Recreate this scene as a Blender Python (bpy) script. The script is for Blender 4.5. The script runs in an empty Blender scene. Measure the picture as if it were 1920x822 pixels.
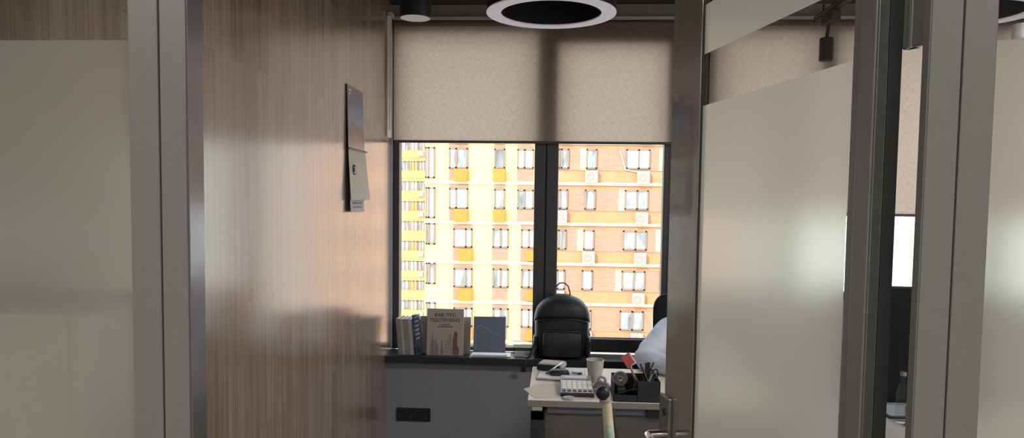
import bpy, bmesh, math, random
from mathutils import Vector, Matrix, Euler
random.seed(7)
C = bpy.context.scene.collection
SC = bpy.context.scene
PI = math.pi
def R(d): return math.radians(d)

# ------------------------------------------------------------------ camera
cam_d = bpy.data.cameras.new('camera')
cam = bpy.data.objects.new('camera', cam_d); C.objects.link(cam)
cam_d.sensor_width = 36; cam_d.sensor_fit = 'HORIZONTAL'
cam_d.lens = 36 * 1400 / 1920
cam_d.shift_y = 52 / 1920
cam_d.clip_start = .02; cam_d.clip_end = 500
pitch, roll, yaw = R(3.5), R(.73), R(3.43)
fw = Vector((-math.sin(yaw)*math.cos(pitch), math.cos(yaw)*math.cos(pitch), -math.sin(pitch)))
rt = Vector((math.cos(yaw), math.sin(yaw), 0)); up = rt.cross(fw)
r2 = rt*math.cos(roll) + up*math.sin(roll); u2 = up*math.cos(roll) - rt*math.sin(roll)
cam.matrix_world = Matrix(((r2.x, u2.x, -fw.x, 0), (r2.y, u2.y, -fw.y, 0), (r2.z, u2.z, -fw.z, 1.6), (0, 0, 0, 1)))
SC.camera = cam

# ------------------------------------------------------------------ light and exposure
SC.view_settings.view_transform = 'Standard'
SC.view_settings.look = 'None'
SC.view_settings.gamma = 1
SC.view_settings.use_curve_mapping = False
SC.view_settings.exposure = 0.0
SKY, SUN, CORRIDOR, OFFICE_FILL = 2.7, 4.9, 26.0, 66.0
w = bpy.data.worlds.new('world'); SC.world = w; w.use_nodes = True
wb = w.node_tree.nodes['Background']
wb.inputs[0].default_value = (.80, .89, 1.0, 1); wb.inputs[1].default_value = SKY
sd = bpy.data.lights.new('sun', 'SUN'); sd.energy = SUN; sd.color = (1, .88, .68); sd.angle = R(.6)
so = bpy.data.objects.new('sun', sd); C.objects.link(so)
so.rotation_euler = Vector((.45, .75, -.55)).to_track_quat('-Z', 'Y').to_euler()
def area(name, loc, sx, sy, e, col=(1, .965, .93)):
    l = bpy.data.lights.new(name, 'AREA'); l.shape = 'RECTANGLE'; l.size = sx; l.size_y = sy; l.energy = e; l.color = col
    o = bpy.data.objects.new(name, l); C.objects.link(o); o.location = loc
    return o
LAMPS = [(-1.5, -.7, CORRIDOR*1.3), (.3, -.7, CORRIDOR), (2.1, -.7, CORRIDOR), (2.3, 2.3, OFFICE_FILL)]  # the last one is an unseen office fill, added to brighten the room
for x, y, e in LAMPS: area('ceiling_fill_light', (x, y, 2.75), 1.1, .28, e)

# ------------------------------------------------------------------ materials
def nt(name):
    m = bpy.data.materials.new(name); m.use_nodes = True
    t = m.node_tree; return m, t, t.nodes, t.links, t.nodes['Principled BSDF']
def mat(name, col, rough=.5, metal=0, noise=.06, scale=40, bump=0, spec=.5, coat=0, emit=None, stretch=(1, 1, 1), sheen=0):
    m, t, N, L, p = nt(name)
    p.inputs['Roughness'].default_value = rough; p.inputs['Metallic'].default_value = metal
    p.inputs['Specular IOR Level'].default_value = spec
    p.inputs['Coat Weight'].default_value = coat; p.inputs['Coat Roughness'].default_value = .04
    if sheen: p.inputs['Sheen Weight'].default_value = sheen
    tc = N.new('ShaderNodeTexCoord'); mp = N.new('ShaderNodeMapping'); mp.inputs['Scale'].default_value = stretch
    L.new(tc.outputs['Object'], mp.inputs[0])
    n = N.new('ShaderNodeTexNoise'); n.inputs['Scale'].default_value = scale; n.inputs['Detail'].default_value = 5
    L.new(mp.outputs[0], n.inputs[0])
    rp = N.new('ShaderNodeValToRGB')
    rp.color_ramp.elements[0].position = .3; rp.color_ramp.elements[1].position = .7
    rp.color_ramp.elements[0].color = (*[c*(1-noise) for c in col], 1)
    rp.color_ramp.elements[1].color = (*[min(1, c*(1+noise)) for c in col], 1)
    L.new(n.outputs[0], rp.inputs[0]); L.new(rp.outputs[0], p.inputs['Base Color'])
    if bump:
        b = N.new('ShaderNodeBump'); b.inputs['Strength'].default_value = bump; b.inputs['Distance'].default_value = .01
        L.new(n.outputs[0], b.inputs['Height']); L.new(b.outputs[0], p.inputs['Normal'])
    if emit:
        p.inputs['Emission Color'].default_value = (*emit[0], 1); p.inputs['Emission Strength'].default_value = emit[1]
    return m
def srgb(r, g, b):
    f = lambda c: (c/255/12.92) if c/255 <= .04045 else ((c/255+.055)/1.055)**2.4
    return (f(r), f(g), f(b))
M = {}
def wood_wall_mat():
    m, t, N, L, p = nt('oak_laminate_planks')
    tc = N.new('ShaderNodeTexCoord'); sp = N.new('ShaderNodeSeparateXYZ'); L.new(tc.outputs['Object'], sp.inputs[0])
    cb = N.new('ShaderNodeCombineXYZ'); L.new(sp.outputs['Z'], cb.inputs[0]); L.new(sp.outputs['Y'], cb.inputs[1])
    br = N.new('ShaderNodeTexBrick'); L.new(cb.outputs[0], br.inputs[0])
    br.inputs['Color1'].default_value = (.36, .36, .36, 1); br.inputs['Color2'].default_value = (.66, .66, .66, 1)
    br.inputs['Mortar'].default_value = (.25, .25, .25, 1)
    br.inputs['Scale'].default_value = 1; br.inputs['Brick Width'].default_value = 1.25; br.inputs['Row Height'].default_value = .105
    br.inputs['Mortar Size'].default_value = .0012; br.offset = .37; br.inputs['Mortar Smooth'].default_value = .2
    def streak(sy, sz, sc, det):
        mp = N.new('ShaderNodeMapping'); mp.inputs['Scale'].default_value = (1, sy, sz); L.new(tc.outputs['Object'], mp.inputs[0])
        ad = N.new('ShaderNodeVectorMath'); ad.operation = 'ADD'; L.new(mp.outputs[0], ad.inputs[0])
        ml = N.new('ShaderNodeVectorMath'); ml.operation = 'SCALE'; ml.inputs['Scale'].default_value = 9; L.new(br.outputs['Color'], ml.inputs[0]); L.new(ml.outputs[0], ad.inputs[1])
        n = N.new('ShaderNodeTexNoise'); n.inputs['Scale'].default_value = sc; n.inputs['Detail'].default_value = det; n.inputs['Distortion'].default_value = .6
        L.new(ad.outputs[0], n.inputs[0]); return n
    g1 = streak(30, .8, 1.6, 8); g2 = streak(110, 1.6, 1.3, 4)
    mx = N.new('ShaderNodeMix'); mx.data_type = 'FLOAT'; mx.inputs[0].default_value = .35
    L.new(g1.outputs[0], mx.inputs[2]); L.new(g2.outputs[0], mx.inputs[3])
    m2 = N.new('ShaderNodeMix'); m2.data_type = 'FLOAT'; m2.inputs[0].default_value = .36
    L.new(mx.outputs[0], m2.inputs[2]); L.new(br.outputs['Color'], m2.inputs[3])
    rp = N.new('ShaderNodeValToRGB'); e = rp.color_ramp.elements
    e[0].position = .34; e[0].color = (*WOOD0, 1); e[1].position = .63; e[1].color = (*WOOD1, 1)
    k = e.new(.5); k.color = (*[(a+b)/2*1.02 for a, b in zip(WOOD0, WOOD1)], 1)
    L.new(m2.outputs[0], rp.inputs[0]); L.new(rp.outputs[0], p.inputs['Base Color'])
    p.inputs['Roughness'].default_value = .19; p.inputs['Specular IOR Level'].default_value = 1.0
    p.inputs['Coat Weight'].default_value = .8; p.inputs['Coat Roughness'].default_value = .2
    b = N.new('ShaderNodeBump'); b.inputs['Strength'].default_value = .08; b.inputs['Distance'].default_value = .003
    L.new(mx.outputs[0], b.inputs['Height']); L.new(b.outputs[0], p.inputs['Normal'])
    return m
WOOD0, WOOD1 = (.165, .110, .080), (.46, .345, .26)
M['wood'] = wood_wall_mat()
def film_mat():
    m, t, N, L, p = nt('frosted_film'); N.remove(p); out = N['Material Output']
    tr = N.new('ShaderNodeBsdfTranslucent'); tr.inputs[0].default_value = (.72, .70, .63, 1)
    df = N.new('ShaderNodeBsdfDiffuse'); df.inputs[0].default_value = (.56, .54, .48, 1)
    rf = N.new('ShaderNodeBsdfRefraction'); rf.inputs['IOR'].default_value = 1.06; rf.inputs['Roughness'].default_value = .66; rf.inputs[0].default_value = (.96, .95, .88, 1)
    tc = N.new('ShaderNodeTexCoord'); mp = N.new('ShaderNodeMapping'); mp.inputs['Scale'].default_value = (900, 900, 60); L.new(tc.outputs['Object'], mp.inputs[0])
    a = N.new('ShaderNodeMixShader'); a.inputs[0].default_value = .34; L.new(tr.outputs[0], a.inputs[1]); L.new(df.outputs[0], a.inputs[2])
    b = N.new('ShaderNodeMixShader'); b.inputs[0].default_value = .36; L.new(a.outputs[0], b.inputs[1]); L.new(rf.outputs[0], b.inputs[2])
    lw = N.new('ShaderNodeLayerWeight'); pw = N.new('ShaderNodeMath'); pw.operation = 'POWER'; pw.inputs[1].default_value = 4; L.new(lw.outputs['Facing'], pw.inputs[0])
    sc_ = N.new('ShaderNodeMath'); sc_.operation = 'MULTIPLY_ADD'; sc_.inputs[1].default_value = .7; sc_.inputs[2].default_value = .03; L.new(pw.outputs[0], sc_.inputs[0])
    gl = N.new('ShaderNodeBsdfGlossy'); gl.inputs['Roughness'].default_value = .22
    c = N.new('ShaderNodeMixShader'); L.new(sc_.outputs[0], c.inputs[0]); L.new(b.outputs[0], c.inputs[1]); L.new(gl.outputs[0], c.inputs[2])
    L.new(c.outputs[0], out.inputs[0]); return m
M['film'] = film_mat()
def glass_mat(name, tint=(.97, .985, .98), gloss=.0):
    m, t, N, L, p = nt(name); N.remove(p); out = N['Material Output']
    tr = N.new('ShaderNodeBsdfTransparent'); tr.inputs[0].default_value = (*tint, 1)
    gl = N.new('ShaderNodeBsdfGlossy'); gl.inputs['Roughness'].default_value = gloss
    lw = N.new('ShaderNodeLayerWeight'); lw.inputs[0].default_value = .5
    pw = N.new('ShaderNodeMath'); pw.operation = 'POWER'; pw.inputs[1].default_value = 5; L.new(lw.outputs['Facing'], pw.inputs[0])
    fr = N.new('ShaderNodeMath'); fr.operation = 'MULTIPLY_ADD'; fr.inputs[1].default_value = .96; fr.inputs[2].default_value = .035; L.new(pw.outputs[0], fr.inputs[0])
    mx = N.new('ShaderNodeMixShader'); L.new(fr.outputs[0], mx.inputs[0]); L.new(tr.outputs[0], mx.inputs[1]); L.new(gl.outputs[0], mx.inputs[2])
    L.new(mx.outputs[0], out.inputs[0]); return m
M['glass'] = glass_mat('clear_glass'); M['acrylic'] = glass_mat('clear_acrylic', (.9, .92, .93), .04)
def blind_mat():
    m, t, N, L, p = nt('roller_blind_fabric'); N.remove(p); out = N['Material Output']
    tc = N.new('ShaderNodeTexCoord')
    def wv(scale):
        mp = N.new('ShaderNodeMapping'); mp.inputs['Scale'].default_value = scale; L.new(tc.outputs['Object'], mp.inputs[0])
        n = N.new('ShaderNodeTexNoise'); n.inputs['Scale'].default_value = 1; n.inputs['Detail'].default_value = 3; L.new(mp.outputs[0], n.inputs[0]); return n
    a, b = wv((40, 1, 420)), wv((420, 1, 40))
    ad = N.new('ShaderNodeMath'); ad.operation = 'ADD'; L.new(a.outputs[0], ad.inputs[0]); L.new(b.outputs[0], ad.inputs[1])
    rp = N.new('ShaderNodeValToRGB'); rp.color_ramp.elements[0].position = .78; rp.color_ramp.elements[1].position = 1.0
    e = rp.color_ramp.elements; e[0].position = .40; e[1].position = .62
    hf = N.new('ShaderNodeMath'); hf.operation = 'MULTIPLY'; hf.inputs[1].default_value = .5; L.new(ad.outputs[0], hf.inputs[0]); L.new(hf.outputs[0], rp.inputs[0])
    e[0].color = (.42, .32, .25, 1); e[1].color = (.57, .445, .355, 1)
    tr = N.new('ShaderNodeBsdfTranslucent'); L.new(rp.outputs[0], tr.inputs[0])
    df = N.new('ShaderNodeBsdfDiffuse'); L.new(rp.outputs[0], df.inputs[0])
    mx = N.new('ShaderNodeMixShader'); mx.inputs[0].default_value = .40; L.new(tr.outputs[0], mx.inputs[1]); L.new(df.outputs[0], mx.inputs[2])
    L.new(mx.outputs[0], out.inputs[0]); return m
M['blind'] = blind_mat()
def brick_mat(name, c1, c2, mortar, scale=1.0):
    m, t, N, L, p = nt(name)
    tc = N.new('ShaderNodeTexCoord'); sp = N.new('ShaderNodeSeparateXYZ'); L.new(tc.outputs['Object'], sp.inputs[0])
    cb = N.new('ShaderNodeCombineXYZ'); L.new(sp.outputs['X'], cb.inputs[0]); L.new(sp.outputs['Z'], cb.inputs[1])
    br = N.new('ShaderNodeTexBrick'); L.new(cb.outputs[0], br.inputs[0])
    br.inputs['Color1'].default_value = (*c1, 1); br.inputs['Color2'].default_value = (*c2, 1); br.inputs['Mortar'].default_value = (*mortar, 1)
    br.inputs['Scale'].default_value = scale; br.inputs['Brick Width'].default_value = .5; br.inputs['Row Height'].default_value = .16; br.inputs['Mortar Size'].default_value = .016
    L.new(br.outputs['Color'], p.inputs['Base Color']); p.inputs['Roughness'].default_value = .9
    return m
M['fac_yellow'] = brick_mat('pale_yellow_brick', (.78, .62, .26), (.84, .69, .31), (.74, .60, .28))
M['fac_orange'] = brick_mat('orange_brick', (.56, .245, .115), (.61, .28, .135), (.58, .29, .16))
M['fac_brown'] = brick_mat('brown_brick', (.38, .215, .145), (.44, .255, .175), (.42, .27, .20))
M['fac_white'] = brick_mat('white_facade_panels', (.72, .74, .74), (.78, .80, .80), (.45, .48, .50), .8)
M['course'] = mat('cream_course', (.80, .70, .50), .9, scale=3)
M['ac_orange'] = mat('orange_metal_basket', (.66, .235, .03), .6, scale=3, noise=.12)
M['ac_grey'] = mat('grey_metal_basket', (.47, .39, .33), .6, scale=6, noise=.15)
M['ac_fan'] = mat('grey_fan_grille', (.36, .29, .25), .7)
M['ypanel'] = mat('pale_yellow_panel', (.80, .66, .32), .8, scale=3)
M['fac_frame'] = mat('brown_window_frame', (.27, .20, .16), .6)
M['fac_glass'] = mat('curtained_window_glass', (.36, .39, .39), .25, noise=.6, scale=1.1, stretch=(1.6, 1, .5))
M['fac_glass_dark'] = mat('dim_window_glass', (.24, .27, .27), .15, noise=.5, scale=.9, stretch=(1.6, 1, .5))
M['fac_glass_white'] = mat('white_curtained_glass', (.66, .68, .66), .35, noise=.15, scale=1.3, stretch=(2, 1, .3))
M['far_orange'] = mat('far_orange_panel', (.66, .36, .13), .8, scale=1); M['far_amber'] = mat('far_amber_panel', (.76, .52, .15), .8, scale=1)
M['ground'] = mat('pale_street', (.62, .62, .62), .9, scale=.3, noise=.1)
M['frame_paint'] = mat('warm_grey_powder_coat', (.205, .19, .178), .34, noise=.03, scale=90, spec=.5)
M['frame_edge'] = mat('satin_aluminium_edge', (.27, .26, .275), .19, .6, noise=.05, scale=30)
M['groove'] = mat('dark_gasket', (.03, .03, .03), .7)
M['stile'] = mat('glossy_dark_bronze', (.34, .325, .30), .10, .5, noise=.05, scale=20, spec=.7, coat=.6)
M['stile_matt'] = mat('dark_grey_profile', (.20, .195, .185), .35, .1, noise=.04, scale=30)
M['handle'] = mat('brushed_steel', (.25, .26, .24), .28, .7, noise=.1, scale=60)
M['win_frame'] = mat('anthracite_window_frame', (.065, .062, .068), .4, noise=.05, scale=30)
M['ceiling'] = mat('dark_blue_grey_ceiling', (.034, .044, .056), .8, noise=.1, scale=8)
M['lintel'] = mat('grey_lintel_plaster', (.33, .32, .31), .85, noise=.05, scale=20)
M['sillwall'] = mat('grey_painted_panel', (.30, .30, .325), .7, noise=.03, scale=30)
M['sill'] = mat('dark_sill_laminate', (.028, .032, .038), .33, noise=.1, scale=40)
M['cream'] = mat('cream_plastic', (.84, .79, .70), .45)
M['headrail'] = mat('white_headrail', (.62, .63, .63), .4)
M['floor'] = mat('grey_carpet', (.16, .15, .145), .95, noise=.3, scale=150, bump=.3)
M['white_wall'] = mat('off_white_paint', (.62, .60, .56), .9, noise=.03, scale=20)
M['black'] = mat('black_plastic', (.018, .018, .02), .4, noise=.1, scale=60)
M['black_matt'] = mat('matt_black_metal', (.02, .022, .026), .55, noise=.1, scale=60)
M['navy_black'] = mat('black_lamp_shell', (.012, .016, .022), .5)
M['leather'] = mat('black_grained_leather', (.016, .019, .024), .42, noise=.25, scale=160, bump=.25, spec=.5)
M['mesh_fabric'] = mat('black_mesh_fabric', (.015, .015, .017), .85, noise=.3, scale=300)
M['diffuser'] = mat('pale_lilac_diffuser', (.72, .68, .70), .6, emit=((1, .93, .96), .16))
M['spot_face'] = mat('beige_spot_diffuser', (.62, .54, .45), .6, emit=((1, .86, .7), .10))
M['panel_lit'] = mat('lit_panel_diffuser', (.9, .9, .9), .5, emit=((1, .95, .88), 2.0))
M['desk'] = mat('pale_maple_laminate', (.66, .57, .46), .38, noise=.06, scale=10, stretch=(1, 12, 1))
M['desk_edge'] = mat('taupe_edge_band', (.27, .245, .215), .5)
M['desk_front'] = mat('grey_modesty_panel', (.21, .20, .19), .6)
M['desk_beam'] = mat('blue_grey_beam', (.20, .225, .29), .5)
M['desk_leg'] = mat('charcoal_leg', (.03, .036, .045), .45)
M['white_plastic'] = mat('white_plastic', (.72, .72, .72), .35)
M['paper'] = mat('white_paper', (.78, .76, .73), .85, noise=.03, scale=20)
M['paper_beige'] = mat('kraft_sheet', (.64, .55, .46), .85, noise=.04, scale=20)
M['mug'] = mat('glazed_grey_ceramic', (.56, .52, .47), .3, noise=.05, scale=30)
M['calc_body'] = mat('grey_calculator_shell', (.27, .28, .32), .4); M['calc_face'] = mat('silver_calculator_plate', (.46, .46, .48), .35)
M['lcd'] = mat('grey_green_display', (.17, .19, .18), .2); M['key'] = mat('cream_key', (.78, .73, .62), .45); M['key_dark'] = mat('dark_key', (.10, .03, .03), .45)
M['clear_tape'] = mat('translucent_tape_roll', (.45, .47, .48), .2, noise=.2, scale=50)
M['grey_rubber'] = mat('mottled_dark_roll', (.10, .105, .11), .5, noise=.6, scale=120)
M['red'] = mat('pinkish_red_plastic', (.62, .10, .11), .4, noise=.2, scale=60); M['tan'] = mat('tan_wood', (.42, .30, .20), .5, noise=.15, scale=60)
M['dark_red'] = mat('dark_red_plastic', (.13, .025, .03), .4); M['steel'] = mat('steel', (.5, .5, .5), .25, .9)
M['grey_pen'] = mat('grey_pen_barrel', (.22, .21, .20), .4)
M['chrome'] = mat('chrome', (.85, .83, .80), .08, 1, noise=.03)
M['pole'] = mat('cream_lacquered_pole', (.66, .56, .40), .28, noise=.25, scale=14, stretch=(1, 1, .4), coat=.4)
M['teal'] = mat('pale_teal_band', (.42, .56, .45), .4, noise=.3, scale=40)
M['book_white'] = mat('pale_grey_spine', (.42, .41, .39), .6, noise=.06, scale=30); M['book_grey'] = mat('grey_spine', (.28, .275, .27), .6, noise=.06, scale=30)
M['book_cover'] = mat('beige_grey_cover', (.47, .40, .345), .6, noise=.03, scale=20)
M['book_back'] = mat('dusty_beige_cover', (.40, .345, .29), .6, noise=.04, scale=20)
M['ink'] = mat('dark_plum_ink', (.10, .055, .055), .7); M['ink_grey'] = mat('grey_ink', (.25, .225, .22), .7); M['ink_brown'] = mat('brown_ink', (.19, .11, .085), .7)
M['blue_cover'] = mat('slate_blue_cover', (.075, .10, .17), .4, noise=.2, scale=20); M['blue_light'] = mat('light_blue_stripe', (.42, .48, .60), .4)
M['green_dark'] = mat('dark_green_band', (.03, .05, .045), .5)
M['print_blue'] = mat('grey_blue_print', (.16, .19, .29), .3, noise=.12, scale=6); M['print_line'] = mat('pale_blue_line', (.36, .42, .55), .4)
M['shirt'] = mat('pale_blue_cotton', (.60, .66, .80), .85, noise=.05, scale=200, sheen=.2)
M['skin'] = mat('skin', (.55, .33, .24), .55, noise=.06, scale=40); M['hair'] = mat('dark_brown_hair', (.03, .02, .015), .6, noise=.4, scale=90)
M['lip'] = mat('lip_skin', (.42, .19, .16), .5)
M['trousers'] = mat('charcoal_trousers', (.03, .03, .035), .9, noise=.1, scale=200)
M['screen'] = mat('black_screen_back', (.005, .005, .006), .7, spec=.2)
def poster_mat():
    m, t, N, L, p = nt('calendar_picture')
    tc = N.new('ShaderNodeTexCoord'); n = N.new('ShaderNodeTexNoise'); n.inputs['Scale'].default_value = 7; n.inputs['Detail'].default_value = 6
    L.new(tc.outputs['Object'], n.inputs[0])
    sp = N.new('ShaderNodeSeparateXYZ'); L.new(tc.outputs['Object'], sp.inputs[0])
    mr = N.new('ShaderNodeMapRange'); mr.inputs[1].default_value = -.02; mr.inputs[2].default_value = .31; L.new(sp.outputs['Z'], mr.inputs[0])
    ad = N.new('ShaderNodeMath'); ad.operation = 'MULTIPLY_ADD'; ad.inputs[1].default_value = .55; L.new(n.outputs[0], ad.inputs[0]); L.new(mr.outputs[0], ad.inputs[2])
    rp = N.new('ShaderNodeValToRGB'); e = rp.color_ramp.elements; e[0].position = .25; e[0].color = (.36, .29, .235, 1); e[1].position = 1; e[1].color = (.16, .15, .20, 1)
    for pos, c in ((.5, (.36, .26, .22)), (.66, (.30, .17, .15)), (.78, (.24, .30, .42)), (.9, (.17, .21, .31))): k = e.new(pos); k.color = (*c, 1)
    L.new(ad.outputs[0], rp.inputs[0]); L.new(rp.outputs[0], p.inputs['Base Color']); p.inputs['Roughness'].default_value = .32
    return m
M['poster'] = poster_mat()
M['cal_page'] = mat('calendar_page', (.47, .43, .35), .5, noise=.05, scale=60); M['cal_flap'] = mat('grey_calendar_flap', (.33, .33, .32), .5, noise=.08, scale=60)

# ------------------------------------------------------------------ helpers
class MB:
    def __init__(self): self.bm = bmesh.new()
    def _add(self, t, mtx=None):
        if mtx is not None: bmesh.ops.transform(t, matrix=mtx, verts=t.verts)
        me = bpy.data.meshes.new('tmp'); t.to_mesh(me); t.free(); self.bm.from_mesh(me); bpy.data.meshes.remove(me)
        return self
    def box(self, x0, x1, y0, y1, z0, z1, bev=0, seg=2, mtx=None):
        t = bmesh.new(); bmesh.ops.create_cube(t, size=1)
        for v in t.verts: v.co = Vector(((x0+x1)/2+v.co.x*(x1-x0), (y0+y1)/2+v.co.y*(y1-y0), (z0+z1)/2+v.co.z*(z1-z0)))
        if bev: bmesh.ops.bevel(t, geom=t.edges[:], offset=bev, segments=seg, affect='EDGES', profile=.5)
        return self._add(t, mtx)
    def cyl(self, p0, p1, r0, r1=None, seg=24, bev=0):
        r1 = r0 if r1 is None else r1
        p0, p1 = Vector(p0), Vector(p1); d = p1-p0
        t = bmesh.new(); bmesh.ops.create_cone(t, cap_ends=True, segments=seg, radius1=r0, radius2=r1, depth=d.length)
        if bev:
            ed = [e for e in t.edges if abs(e.verts[0].co.z-e.verts[1].co.z) < 1e-6]
            bmesh.ops.bevel(t, geom=ed, offset=bev, segments=2, affect='EDGES')
        q = d.to_track_quat('Z', 'Y').to_matrix().to_4x4()
        return self._add(t, Matrix.Translation((p0+p1)/2) @ q)
    def tube(self, pts, r, seg=10, closed=False, flat=1.0, flat_axis=None):
        pts = [Vector(p) for p in pts]; n = len(pts); t = bmesh.new(); rings = []
        prev = None
        for i, p in enumerate(pts):
            a = pts[(i-1) % n] if (closed or i > 0) else p; b = pts[(i+1) % n] if (closed or i < n-1) else p
            d = (b-a).normalized()
            if prev is None:
                prev = d.orthogonal().normalized() if flat_axis is None else (Vector(flat_axis)-d*Vector(flat_axis).dot(d)).normalized()
            else: prev = (prev-d*prev.dot(d)).normalized()
            s = d.cross(prev); rr = r[i] if isinstance(r, (list, tuple)) else r
            rings.append([t.verts.new(p+prev*math.cos(2*PI*k/seg)*rr+s*math.sin(2*PI*k/seg)*rr*flat) for k in range(seg)])
        for i in range(n if closed else n-1):
            A, B = rings[i], rings[(i+1) % n]
            for k in range(seg): t.faces.new((A[k], A[(k+1) % seg], B[(k+1) % seg], B[k]))
        if not closed: t.faces.new(rings[0][::-1]); t.faces.new(rings[-1])
        bmesh.ops.recalc_face_normals(t, faces=t.faces)
        return self._add(t)
    def lathe(self, prof, c=(0, 0, 0), seg=40, mtx=None):
        t = bmesh.new(); rings = []
        for r, z in prof:
            rings.append([t.verts.new((c[0]+max(r, 1e-5)*math.cos(2*PI*k/seg), c[1]+max(r, 1e-5)*math.sin(2*PI*k/seg), c[2]+z)) for k in range(seg)])
        for A, B in zip(rings, rings[1:]):
            for k in range(seg): t.faces.new((A[k], A[(k+1) % seg], B[(k+1) % seg], B[k]))
        bmesh.ops.remove_doubles(t, verts=t.verts, dist=2e-5)
        bmesh.ops.recalc_face_normals(t, faces=t.faces)
        return self._add(t, mtx)
    def ball(self, c, r, sc=(1, 1, 1), seg=24, mtx=None):
        t = bmesh.new(); bmesh.ops.create_uvsphere(t, u_segments=seg, v_segments=seg//2, radius=r)
        for v in t.verts: v.co = Vector((v.co.x*sc[0], v.co.y*sc[1], v.co.z*sc[2]))
        m = Matrix.Translation(c)
        return self._add(t, m @ mtx if mtx is not None else m)
    def prism(self, poly, axis, a, b, bev=0):
        t = bmesh.new()
        def P(u, v, w): return {'x': (w, u, v), 'y': (u, w, v), 'z': (u, v, w)}[axis]
        A = [t.verts.new(P(u, v, a)) for u, v in poly]; B = [t.verts.new(P(u, v, b)) for u, v in poly]
        t.faces.new(A); t.faces.new(B[::-1]); n = len(poly)
        for i in range(n): t.faces.new((A[i], B[i], B[(i+1) % n], A[(i+1) % n]))
        bmesh.ops.recalc_face_normals(t, faces=t.faces)
        if bev: bmesh.ops.bevel(t, geom=t.edges[:], offset=bev, segments=2, affect='EDGES')
        return self._add(t)
    def loft(self, rings, cap=True):
        t = bmesh.new(); V = [[t.verts.new(p) for p in r] for r in rings]; n = len(rings[0])
        for A, B in zip(V, V[1:]):
            for k in range(n): t.faces.new((A[k], A[(k+1) % n], B[(k+1) % n], B[k]))
        if cap: t.faces.new(V[0][::-1]); t.faces.new(V[-1])
        bmesh.ops.recalc_face_normals(t, faces=t.faces)
        return self._add(t)
    def build(self, name, m, parent=None, smooth=False, world=True):
        me = bpy.data.meshes.new(name)
        if parent is not None and world:
            o = parent; off = Vector((0, 0, 0))
            while o: off += o.location; o = o.parent
            bmesh.ops.translate(self.bm, verts=self.bm.verts, vec=-off)
        if smooth:
            for f in self.bm.faces: f.smooth = True
        self.bm.to_mesh(me); self.bm.free()
        me.materials.append(M[m] if isinstance(m, str) else m)
        if smooth:
            me.set_sharp_from_angle(angle=R(38))
        o = bpy.data.objects.new(name, me); C.objects.link(o)
        if parent is not None: o.parent = parent
        return o
def tag(o, label, cat, group=None, kind=None):
    o['label'] = label; o['category'] = cat
    if group: o['group'] = group
    if kind: o['kind'] = kind
    return o
def thing(name, label, cat, loc=(0, 0, 0), rot=(0, 0, 0), group=None, kind=None):
    o = bpy.data.objects.new(name, None); C.objects.link(o); o.location = loc; o.rotation_euler = rot
    o.empty_display_size = .05
    return tag(o, label, cat, group, kind)
def BX(name, m, parent, *b, bev=0, world=True):
    return MB().box(*b, bev=bev).build(name, m, parent, world=world)
def copy_tree(o, parent=None):
    c = o.copy(); C.objects.link(c); c.parent = parent
    for ch in list(o.children): copy_tree(ch, c)
    return c
def text_mesh(body, size, depth=.0006):
    cu = bpy.data.curves.new('t', 'FONT'); cu.body = body; cu.size = size; cu.align_x = 'CENTER'; cu.extrude = depth; cu.offset = size*.012
    o = bpy.data.objects.new('t', cu); C.objects.link(o)
    dg = bpy.context.evaluated_depsgraph_get(); me = bpy.data.meshes.new_from_object(o.evaluated_get(dg))
    bpy.data.objects.remove(o); bpy.data.curves.remove(cu)
    return me
def lettering(name, body, size, m, parent, mtx):
    me = text_mesh(body, size); me.transform(mtx); me.materials.clear(); me.materials.append(M[m]); me.name = name
    o = bpy.data.objects.new(name, me); C.objects.link(o); o.parent = parent
    return o

# ------------------------------------------------------------------ room shell
WX, WY, CZ = -1.03, 4.60, 2.79
tag(BX('floor', 'floor', None, -4.0, 4.0, -2.3, 4.9, -.1, 0), 'grey office and corridor floor', 'floor', kind='structure')
tag(BX('ceiling', 'ceiling', None, -4.0, 4.0, -2.3, 4.9, CZ, CZ+.15), 'dark blue grey office ceiling above the lamps', 'ceiling', kind='structure')
tag(BX('wall_left', 'wood', None, WX-.12, WX, 1.0, 4.60, 0, CZ), 'wood laminate wall of vertical planks with a window sheen', 'wall', kind='structure')
o = MB()
o.box(WX, 3.9, 4.47, 4.75, 0, .615)                       # panel below the sill
o.box(WX-.12, 3.9, 4.64, 4.75, 2.70, CZ)                      # lintel
o.box(WX-.12, WX, 4.60, 4.75, 0, CZ)
o.box(.71, .90, 4.60, 4.75, .615, 2.70)                       # pier
o.box(.90, 3.9, 4.60, 4.75, .615, 1.02)
o.box(3.2, 3.9, 4.60, 4.75, 1.02, 2.70)
tag(o.build('wall_back', 'sillwall', None), 'grey painted window wall below the dark sill', 'wall', kind='structure')
tag(BX('trim_1', 'lintel', None, WX, 3.6, 4.60, 4.64, 2.715, CZ), 'grey lintel strip above the roller blinds', 'trim', kind='structure')
tag(BX('wall_right', 'white_wall', None, 3.6, 3.72, 1.06, 4.6, 0, CZ), 'off white wall on the far right of the office', 'wall', kind='structure')
tag(BX('wall_front', 'white_wall', None, -4.0, 4.0, -2.3, -2.2, 0, CZ), 'off white corridor wall behind the camera', 'wall', kind='structure')
tag(BX('wall_corridor_left', 'white_wall', None, -4.0, -3.9, -2.2, 1.0, 0, CZ), 'off white wall closing the corridor on the left', 'wall', kind='structure')
tag(BX('wall_corridor_right', 'white_wall', None, 3.9, 4.0, -2.2, 4.6, 0, CZ), 'off white wall closing the corridor on the right', 'wall', kind='structure')
tag(BX('wall_neighbour', 'white_wall', None, -4.0, WX-.12, 1.0, 1.12, 0, CZ), 'off white corridor wall left of the glazing', 'wall', kind='structure')
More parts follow.
